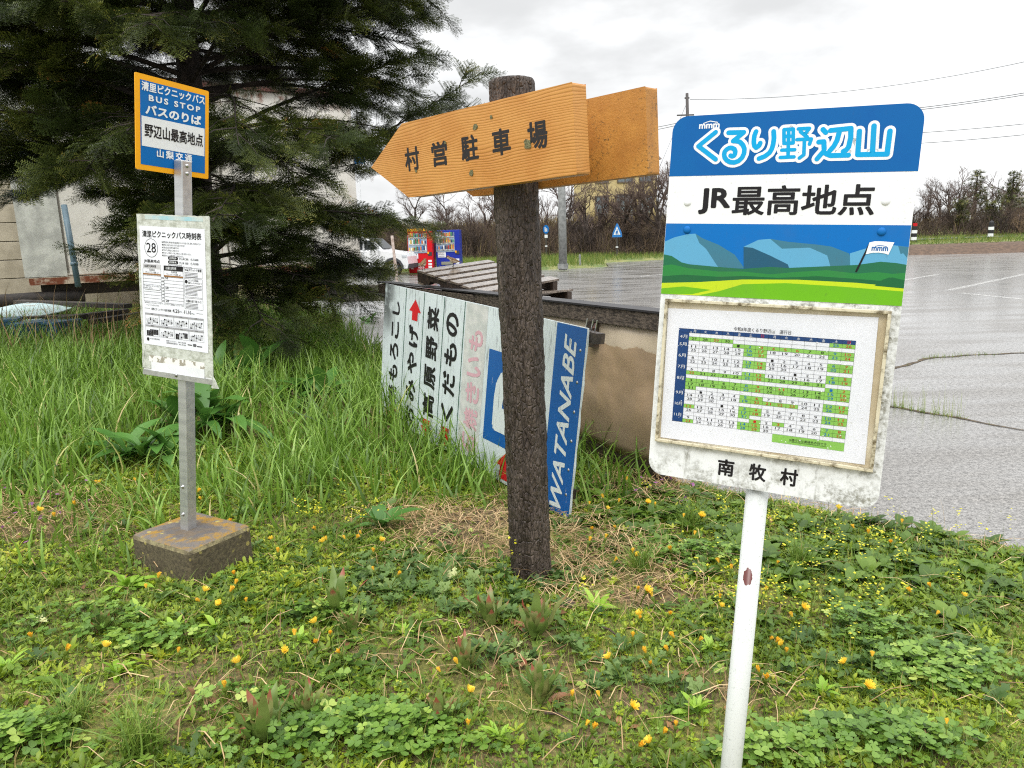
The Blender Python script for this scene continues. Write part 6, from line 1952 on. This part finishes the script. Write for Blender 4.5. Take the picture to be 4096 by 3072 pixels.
V, F, A = merge([(V1, F1, A1), (V2, F2, A2)])
tag(np_mesh('dandelion_leaves', V, F, M_DAND, None, A), 'dark toothed dandelion leaves spread over the bank', 'ground cover', None, 'stuff')
MG = [ell(1750, 2330, .38, .22), ell(1950, 2420, .3, .15), ell(2150, 2660, .28, .15), ell(2050, 2330, .35, .15), ell(3550, 2600, .3, .2), ell(2480, 2680, .2, .14), ell(1500, 2400, .25, .15)]
def mug(q):
    v, f = leaf(.055, .034, 7, .35, 1, .2, .15, .75); return v, f
V, F, T = rosette(8, mug, (-.35, .45), 95)
P = pts(5200, (-2.5, 3.4), (1.5, 4.4), lambda x, y, d: np.clip(.02 + inside(x, y, MG, .4), 0, 1)); m = len(P)
V, F, A = scatter(V, F, P + [0, 0, .012], r.uniform(0, 6.28, m), r.uniform(.55, 1.1, m), var=np.clip(r.normal(.42, .22, m), 0, 1), tvar=T, tilt=np.abs(r.normal(0, .25, m)), tiltdir=r.uniform(0, 6.28, m))
tag(np_mesh('mugwort', V, F, M_MUG, None, A), 'grey green mugwort in front of the log post', 'ground cover', None, 'stuff')

# --- straw lying flat
tv = np.array([(-.5, 0, 0), (.5, 0, 0), (.5, .5, .02), (-.5, .5, .02), (.4, 1, 0), (-.4, 1, 0)]); tf = np.array([(0, 1, 2, 3), (3, 2, 4, 5)])
P = pts(36000, (-3.2, 3.2), (1.5, 5.6), lambda x, y, d: np.clip(.025 + 1.0 * inside(x, y, STRAWY, .5) + .12 * inside(x, y, BARE) + .25 * (d < .25), 0, 1), 0.0); m = len(P)
V, F, A = scatter(tv, tf, P + np.c_[np.zeros(m), np.zeros(m), r.uniform(.006, .05, m)], r.uniform(0, 6.28, m), np.c_[r.uniform(.0018, .0042, m), r.uniform(.04, .19, m), np.ones(m)], tilt=np.abs(r.normal(0, .16, m)), tiltdir=r.uniform(0, 6.28, m))
tag(np_mesh('straw', V, F, M_STRAW, None, A), 'dry tan straw lying around the foot of the log post', 'straw', None, 'stuff')
# small dead leaves and litter
V0, F0 = leaf(.035, .016, 3, .6, 0, .4, .1, .3)
P = pts(5200, (-3.2, 3.4), (1.5, 5.0), lambda x, y, d: np.clip(.12 + .35 * inside(x, y, STRAWY, .5) + .5 * inside(x, y, BARE, .5), 0, 1)); m = len(P)
V, F, A = scatter(V0, F0, P + [0, 0, .006], r.uniform(0, 6.28, m), r.uniform(.4, 1.4, m), tilt=np.abs(r.normal(0, .5, m)), tiltdir=r.uniform(0, 6.28, m))
tag(np_mesh('dead_leaves', V, F, M_DEAD, None, A), 'small brown dead leaves scattered over the bank', 'litter', None, 'stuff')
# dry stalks standing before the scrap pile
V0, F0 = blade(4, .35)
P = pts(260, (-6.4, -3.2), (7.4, 9.0), lambda x, y, d: .8 + 0 * x); m = len(P)
h = r.uniform(.35, .95, m)
V, F, A = scatter(V0, F0, P, r.uniform(0, 6.28, m), np.c_[r.uniform(.008, .013, m), h, h], tilt=np.abs(r.normal(0, .25, m)), tiltdir=r.uniform(0, 6.28, m))
P = pts(420, (-2.6, 2.8), (1.8, 4.6), lambda x, y, d: np.clip(.2 + inside(x, y, STRAWY), 0, 1)); m = len(P); h = r.uniform(.08, .22, m)
v2, f2, a2 = scatter(V0, F0, P, r.uniform(0, 6.28, m), np.c_[r.uniform(.002, .003, m), h, h], tilt=np.abs(r.normal(.2, .3, m)), tiltdir=r.uniform(0, 6.28, m))
V, F, A = merge([(V, F, A), (v2, f2, a2)])
tag(np_mesh('dry_stalks', V, F, M_STRAW, None, A), 'dry tan stalks standing in the grass before the scrap pile', 'dry stalks', None, 'stuff')

# --- mustard: thin stems with tiny yellow flowers
st, fl = [], []
Pm = pts(1000, (-1.8, 3.6), (2.3, 4.6), lambda x, y, d: np.clip(1.1 * inside(x, y, [ell(3450, 2160, .55, .28), ell(3250, 2330, .45, .3), ell(3700, 2150, .5, .2), ell(3150, 2480, .3, .25), ell(1330, 2130, .2, .15), ell(4000, 2160, .4, .2)], .5) + .01, 0, 1))
sv, sf = blade(3, .18)
cv_ = []
for p in Pm:
    h = r.uniform(.08, .24); a = r.uniform(0, 6.28); t = abs(r.normal(0, .12)); 
    for q in range(r.integers(5, 13)):
        u = r.uniform(.6, 1.0); cv_.append((p[0] + r.normal(0, .014), p[1] + r.normal(0, .014), p[2] + h * u))
m = len(Pm); h = r.uniform(.10, .24, m)
V1, F1, A1 = scatter(sv, sf, Pm, r.uniform(0, 6.28, m), np.c_[np.full(m, .0026), h, h])
tag(np_mesh('mustard_stems', V1, F1, M_STEM, None, A1), 'thin stems of small yellow wildflowers by the asphalt', 'wildflowers', None, 'stuff')
cv_ = np.array(cv_)
tv = np.array([(-1, 0, .2), (0, -1, .2), (1, 0, .2), (0, 1, .2), (0, 0, 0)]) * .0058
tf = np.array([(4, 0, 1), (4, 1, 2), (4, 2, 3), (4, 3, 0)])
V, F, A = scatter(tv, tf, cv_, r.uniform(0, 6.28, len(cv_)), r.uniform(.7, 1.2, len(cv_)), tilt=np.abs(r.normal(0, .4, len(cv_))), tiltdir=r.uniform(0, 6.28, len(cv_)))
tag(np_mesh('mustard_flowers', V, F, M_MUST, None, A), 'tiny yellow flowers on thin stems right of the white pole', 'wildflowers', None, 'stuff')
# --- purple dead nettle
Pp = pts(2600, (-3.4, 1.5), (2.8, 5.6), lambda x, y, d: np.clip(inside(x, y, [ell(60, 2080, .30, .25), ell(350, 2010, .12, .1), ell(2600, 1975, .22, .16), ell(2760, 2060, .12, .1), ell(20, 2180, .12, .12), ell(180, 1940, .1, .08)], .4) * .5, 0, 1))
V, F, A = scatter(tv * 1.9, tf, Pp + np.c_[np.zeros(len(Pp)), np.zeros(len(Pp)), r.uniform(.04, .12, len(Pp))], r.uniform(0, 6.28, len(Pp)), r.uniform(.7, 1.4, len(Pp)), tilt=np.abs(r.normal(.3, .4, len(Pp))), tiltdir=r.uniform(0, 6.28, len(Pp)))
tag(np_mesh('purple_flowers', V, F, M_PURP, None, A), 'small clusters of purple flowers in the grass', 'wildflowers', None, 'stuff')
# --- weeds in the asphalt cracks
parts = []
V0, F0 = blade(3, .5)
Pc = []
for P_, (t0, t1), n in ((crk[0], (.30, .52), 150), (crk[1], (.35, .6), 110), (crk[1], (.7, .78), 50), (crk[0], (0, 1), 14), (crk[1], (0, 1), 16)):
    for _ in range(n):
        q = P_[int(r.uniform(t0, t1) * (len(P_) - 1))]; Pc.append((q[0] + r.normal(0, .03), q[1] + r.normal(0, .03), 0))
Pc = np.array(Pc); m = len(Pc); h = r.uniform(.02, .07, m)
V1, F1, A1 = scatter(V0, F0, Pc, r.uniform(0, 6.28, m), np.c_[np.full(m, .004), h, h], tilt=np.abs(r.normal(0, .4, m)), tiltdir=r.uniform(0, 6.28, m))
Pt = Pc[:120] ; h = r.uniform(.08, .30, 120)
V2, F2, A2 = scatter(sv, sf, Pt, r.uniform(0, 6.28, 120), np.c_[np.full(120, .002), h, h], var=np.full(120, .9))
V, F, A = merge([(V1, F1, A1), (V2, F2, A2)])
tag(np_mesh('crack_weeds', V, F, M_SHORT, None, A), 'thin weeds growing out of the asphalt cracks', 'weeds', None, 'stuff')

# ------------------------------------------------------------------ plants one can count
def plant(name, V, F, T, m, lab, cat, group, loc, sc=1.0, rz=0.0):
    o = np_mesh(name, V, F, m, None, np.clip(np.full(len(V), .5) + T, 0, 1))
    o.location = loc; o.scale = (sc,) * 3; o.rotation_euler = (0, 0, rz)
    return tag(o, lab, cat, group)
def dock(seed, n=22):
    q = random.Random(seed)
    V, F, T, o = [], [], [], 0
    for i in range(n):
        up = i < n * .78
        v, f = leaf(q.uniform(.09, .16) if up else q.uniform(.07, .12), .027 * q.uniform(.8, 1.25), 7, q.uniform(-.15, .1) if up else .3, 0, .3, .22, .0, .8)
        v = v + np.array([[0, 0, .004 * math.sin(9 * t_[1] * 10 + i)] for t_ in v])
        a = 2.4 * i + q.uniform(-.4, .4); tl = q.uniform(.85, 1.45) if up else q.uniform(.05, .5)
        R = np.array(Matrix.Rotation(a, 3, 'Z')) @ np.array(Matrix.Rotation(tl, 3, 'X'))
        yy = v[:, 1] / v[:, 1].max()
        T.append(np.where(yy > .8, q.uniform(-.05, .45), q.uniform(-.3, .12)) if up else np.full(len(v), q.uniform(-.2, .4)))
        V.append(v @ R.T + np.array([math.cos(a + 1.57), math.sin(a + 1.57), 0]) * .012 * q.random()); F.append(f + o); o += len(v)
    return np.concatenate(V), np.concatenate(F), np.concatenate(T)
DK = ((1345, 2470, 1.05, 'red tipped dock clump left of the log post in the mugwort'), (1410, 2540, .7, 'small reddish dock just right of the leftmost dock clump'), (1960, 2510, .95, 'red tipped dock clump left of the largest dock in front of the log'), (2140, 2560, 1.15, 'largest red tipped dock clump in front of the log post'), (1860, 2690, .8, 'dock with drooping red leaves below the mugwort'), (2160, 2820, .95, 'dock clump with pale midribs in the lower middle of the bank'), (1760, 2900, .8, 'dock clump at the right side of the big clover patch'), (1060, 2970, 1.05, 'red tipped dock clump standing in the clover below the concrete foot'), (1230, 2880, .7, 'smaller dock clump right of the one in the clover'), (420, 2530, .6, 'small dark red dock at the left below the concrete foot'))
for i, (px, py, sc, lab) in enumerate(DK):
    V, F, T = dock(200 + i, 16 + i % 5)
    p = on_ground(px / 4, py / 4)
    plant('dock_plant', V, F, T, M_DOCK, lab, 'weed', 'dock clumps on the bank', p, sc * 1.25, i * 1.3)
RS = ((2390, 2450, 1.15, 16, 'large pale green leafy rosette right of the log post foot'), (510, 2350, 1.15, 14, 'bright green leafy weed against the left corner of the concrete foot'), (700, 2530, .9, 10, 'bright green weed with upright leaves below the concrete foot'), (860, 2520, .8, 10, 'bright green weed next to the upright one below the concrete foot'), (470, 2700, .95, 9, 'pale green rosette low at the left of the bank'), (560, 2460, .8, 9, 'green rosette just below the concrete foot'), (2790, 2850, .95, 10, 'pale green rosette left of the white pole near the bottom'), (3290, 2780, .75, 9, 'small bright rosette right of the white pole'), (3680, 2920, .85, 11, 'yellow green rosette in the lower right clover'), (1620, 2530, .6, 7, 'small bright weed in the mugwort left of the docks'), (1900, 2620, .6, 7, 'small bright weed between two dock clumps'), (2840, 2600, .7, 8, 'bright green weed just left of the white pole'), (1200, 2570, .7, 8, 'small green weed below the right corner of the concrete foot'), (30, 2680, .8, 9, 'pale green rosette at the left edge of the bank'), (180, 2730, .6, 8, 'little green rosette near the left edge'), (2960, 2400, .6, 8, 'bright little weed behind the white pole'), (2000, 2960, .7, 8, 'pale rosette near the bottom middle of the bank'), (1180, 3010, .6, 8, 'yellow green rosette at the bottom between clover patches'))
for i, (px, py, sc, n, lab) in enumerate(RS):
    V, F, T = rosette(n + 7, lambda q: leaf(.085 * q.uniform(.5, 1.1), .020 * q.uniform(.8, 1.2), 8, q.uniform(.2, .7), 0, .3, .15, .35, 1.35), (-.1, 1.05), 300 + i)
    plant('leafy_rosette', V, F, T + (-.1 if i % 3 == 1 else .1), M_ROS, lab, 'weed', 'bright leafy rosettes on the bank', on_ground(px / 4, py / 4), sc * 1.15, i * .9)
for i, (px, py, sc, n, lab) in enumerate(BG):
    V, F, T, o3 = [], [], [], 0
    for c4 in range(4):
        v, f, t = rosette(n // 4 + 2, lambda q: leaf(.31 * q.uniform(.6, 1.1), .10 * q.uniform(.7, 1.1), 7, q.uniform(.35, .9), 0, .25, .14, .35, 1.15), (.0, 1.15), 330 + i * 7 + c4, .6)
        v = v + np.array([.13 * math.cos(c4 * 1.7 + i), .10 * math.sin(c4 * 1.7 + i), .03 * (c4 % 2)])
        V.append(v); F.append(f + o3); T.append(t); o3 += len(v)
    V, F, T = np.concatenate(V), np.concatenate(F), np.concatenate(T)
    p = on_ground(px / 4, py / 4 + 8) + Vector((0, 0, .06))
    plant('broad_leaved_plant', V, F, T, M_BIG, lab, 'plant', 'broad leaved plants in the long grass', p, sc, i)
V, F, T = rosette(9, lambda q: leaf(.20, .062, 7, .5, 0, .25, .12, .45, 1.1), (-.05, .6), 350)
plant('broad_leaved_plant', V, F, T - .1, M_BIG, 'dark broad leaved dock left of the log in front of the long grass', 'plant', 'broad leaved plants in the long grass', on_ground(1530 / 4, 2110 / 4), 1.0)
GT = ((2560, 2290, 1.0, 'grass tuft right of the log post'), (2760, 2110, 1.0, 'grass tuft behind the white pole near the asphalt'), (3200, 2250, .8, 'yellowish grass tuft right of the white pole'), (560, 3010, 1.1, 'grass tuft at the bottom left corner of the bank'), (300, 2900, .8, 'thin grass tuft above the bottom left corner'))
for i, (px, py, sc, lab) in enumerate(GT):
    n = 130; V0, F0 = blade(4, .7)
    P = np.c_[r.normal(0, .022, n), r.normal(0, .022, n), np.zeros(n)]; h = r.uniform(.09, .21, n)
    V, F, A = scatter(V0, F0, P, r.uniform(0, 6.28, n), np.c_[r.uniform(.003, .005, n), h, h], tilt=np.abs(r.normal(.25, .25, n)), tiltdir=r.uniform(0, 6.28, n), var=np.clip(r.normal(.5, .2, n), 0, 1))
    o = np_mesh('grass_tuft', V, F, M_SHORT, None, A); o.location = on_ground(px / 4, py / 4); o.scale = (sc,) * 3
    tag(o, lab, 'grass tuft', 'grass tufts on the bank')
# dandelion flowers: half closed heads on short stalks
def dandy(seed, open_):
    q = random.Random(seed); mbf, mbs = MB(), MB()
    h = q.uniform(.03, .065); le = Vector((q.gauss(0, .35), q.gauss(0, .35), 1)).normalized(); top = le * h
    mbs.tube([(0, 0, -.01), top * .5 + Vector((.003, 0, 0)), top], [.0018, .0016, .0016], 5)
    mbs.tube([top, top + le * .006, top + le * .011], [.003, .0055, .0045], 7)
    a = le.orthogonal().normalized(); b = le.cross(a)
    for i in range(40):
        t = 2.4 * i; rr = (.25 + .75 * (i / 40)) * (1.2 if open_ else .42) * q.uniform(.7, 1.2)
        d = (le + (a * math.cos(t) + b * math.sin(t)) * rr).normalized(); s_ = d.cross(le + Vector((.01, .02, 0))).normalized()
        p = top + le * .008; L = q.uniform(.011, .017)
        mbf.add([p - s_ * .0008, p + s_ * .0008, p + d * L + s_ * .0013, p + d * L - s_ * .0013], [(0, 1, 2, 3)])
    e = empty('dandelion')
    f = mbf.build('flower_head', M_FLOW, e); st = mbs.build('stalk', M_STEM, e)
    at_ = f.data.attributes.new('var', 'FLOAT', 'POINT'); at_.data.foreach_set('value', np.clip(r.normal(.85 if open_ else .4, .2, len(f.data.vertices)), 0, 1).astype(np.float32))
    return e
DP = [dandy(400 + i, i % 4 == 3) for i in range(8)]
DN = [(905, 2205), (945, 2120), (960, 2350), (1100, 2200), (1120, 2260), (1290, 2140), (1330, 2210), (1350, 2240), (1400, 2190), (1420, 2205), (1480, 2190), (1490, 2210), (1500, 2250), (590, 2400), (610, 2395), (770, 2455), (850, 2440), (870, 2460), (900, 2440), (915, 2445), (990, 2450), (240, 2660), (160, 2605), (1150, 2640), (1180, 2640), (1275, 2610), (1330, 2590), (985, 2750), (910, 2820), (1390, 2640), (1520, 2330), (1330, 2575), (1560, 2340), (1815, 2755), (1900, 2770), (1830, 2840), (1880, 2965), (2430, 2030), (2460, 2060), (2410, 2090), (2480, 2130), (2330, 2230), (2400, 2225), (2550, 2240), (2530, 2260), (2430, 2280), (2540, 2400), (2555, 2410), (2630, 2460), (2650, 2490), (2535, 2520), (2600, 2530), (2530, 2600), (2610, 2680), (2620, 2700), (2500, 2710), (2750, 2610), (2760, 2630), (2730, 2700), (2850, 2480), (2880, 2430), (2900, 2300), (2910, 2340), (2970, 2260), (2700, 2230), (2760, 2200), (2720, 2130), (2800, 2090), (3020, 2350), (3030, 2400), (3090, 2290), (3160, 2480), (3200, 2540), (3040, 2590), (3050, 2640), (3170, 2650), (3140, 2660), (3060, 2750), (3070, 2770), (3430, 2720), (3700, 2500), (3690, 2430), (3760, 2420), (3830, 2435), (3470, 2180), (3440, 2150), (3600, 2140), (3350, 2110), (3560, 2200), (3480, 2720), (3780, 3020), (3440, 2780), (2290, 2850), (2310, 2960), (2350, 2990), (2480, 2880), (2430, 2870), (2500, 3040), (2600, 3010), (2650, 3050), (2700, 2960), (330, 2040), (420, 1975), (450, 1960), (760, 2010), (830, 2015), (850, 2045), (120, 2100), (230, 2110), (560, 1950), (700, 2690), (380, 2720), (2380, 2140), (2350, 2060), (2500, 1990), (2580, 2030), (2620, 2050)]
for i, (px, py) in enumerate(DN):
    j = i % 8
    o = DP[j] if i < 8 else copy_tree(DP[j])
    o.location = on_ground(px / 4, py / 4 + 6); o.location.z += .012; o.rotation_euler = (0, 0, i * 2.1)
    s_ = 1.3 + .55 * ((i * 37) % 10) / 10; o.scale = (s_,) * 3
    where = 'near the concrete foot' if px < 1050 and py > 1900 else 'left of the log post' if px < 2000 else 'between the log post and the white pole' if px < 2900 else 'right of the white pole'
    tag(o, 'yellow dandelion on the bank ' + where, 'dandelion', 'dandelions ' + where)
# a few fallen bits: leaf, stone, sticks
o = MB(); o.dome((0, 0, 0), .05, (0, .2, 1), .35, 10); st = o.build('flat_stone', simple('brown_stone', lin(116, 96, 86), .8, lin(86, 70, 62), 20), None, Matrix.Translation(on_ground(565, 603)) @ Matrix.Scale(1.3, 4, (0, 1, 0)), smooth=True)
tag(st, 'flat brown stone at the right foot of the log post', 'stone')
for i, (p0, p1, lab) in enumerate((((545, 717), (570, 724), 'black stick lying on the bare soil in the lower middle'), ((178, 642), (204, 634), 'tan stick lying below the concrete foot'), ((692, 494), (718, 503), 'dark stick at the asphalt edge under the white sign'), ((600, 630), (618, 640), 'brown twig right of the pale rosette'))):
    a, b = on_ground(*p0), on_ground(*p1); mb = MB(); up3 = Vector((0, 0, .015)); mb.tube([a + up3, a.lerp(b, .5) + up3 * 1.6, b + up3], [.005, .0045, .003], 6)
    tag(mb.build('stick', M_STRAW if i == 1 else simple('stick_brown', lin(70, 54, 44), .8)), lab, 'stick')
print('objects', len(bpy.data.objects))
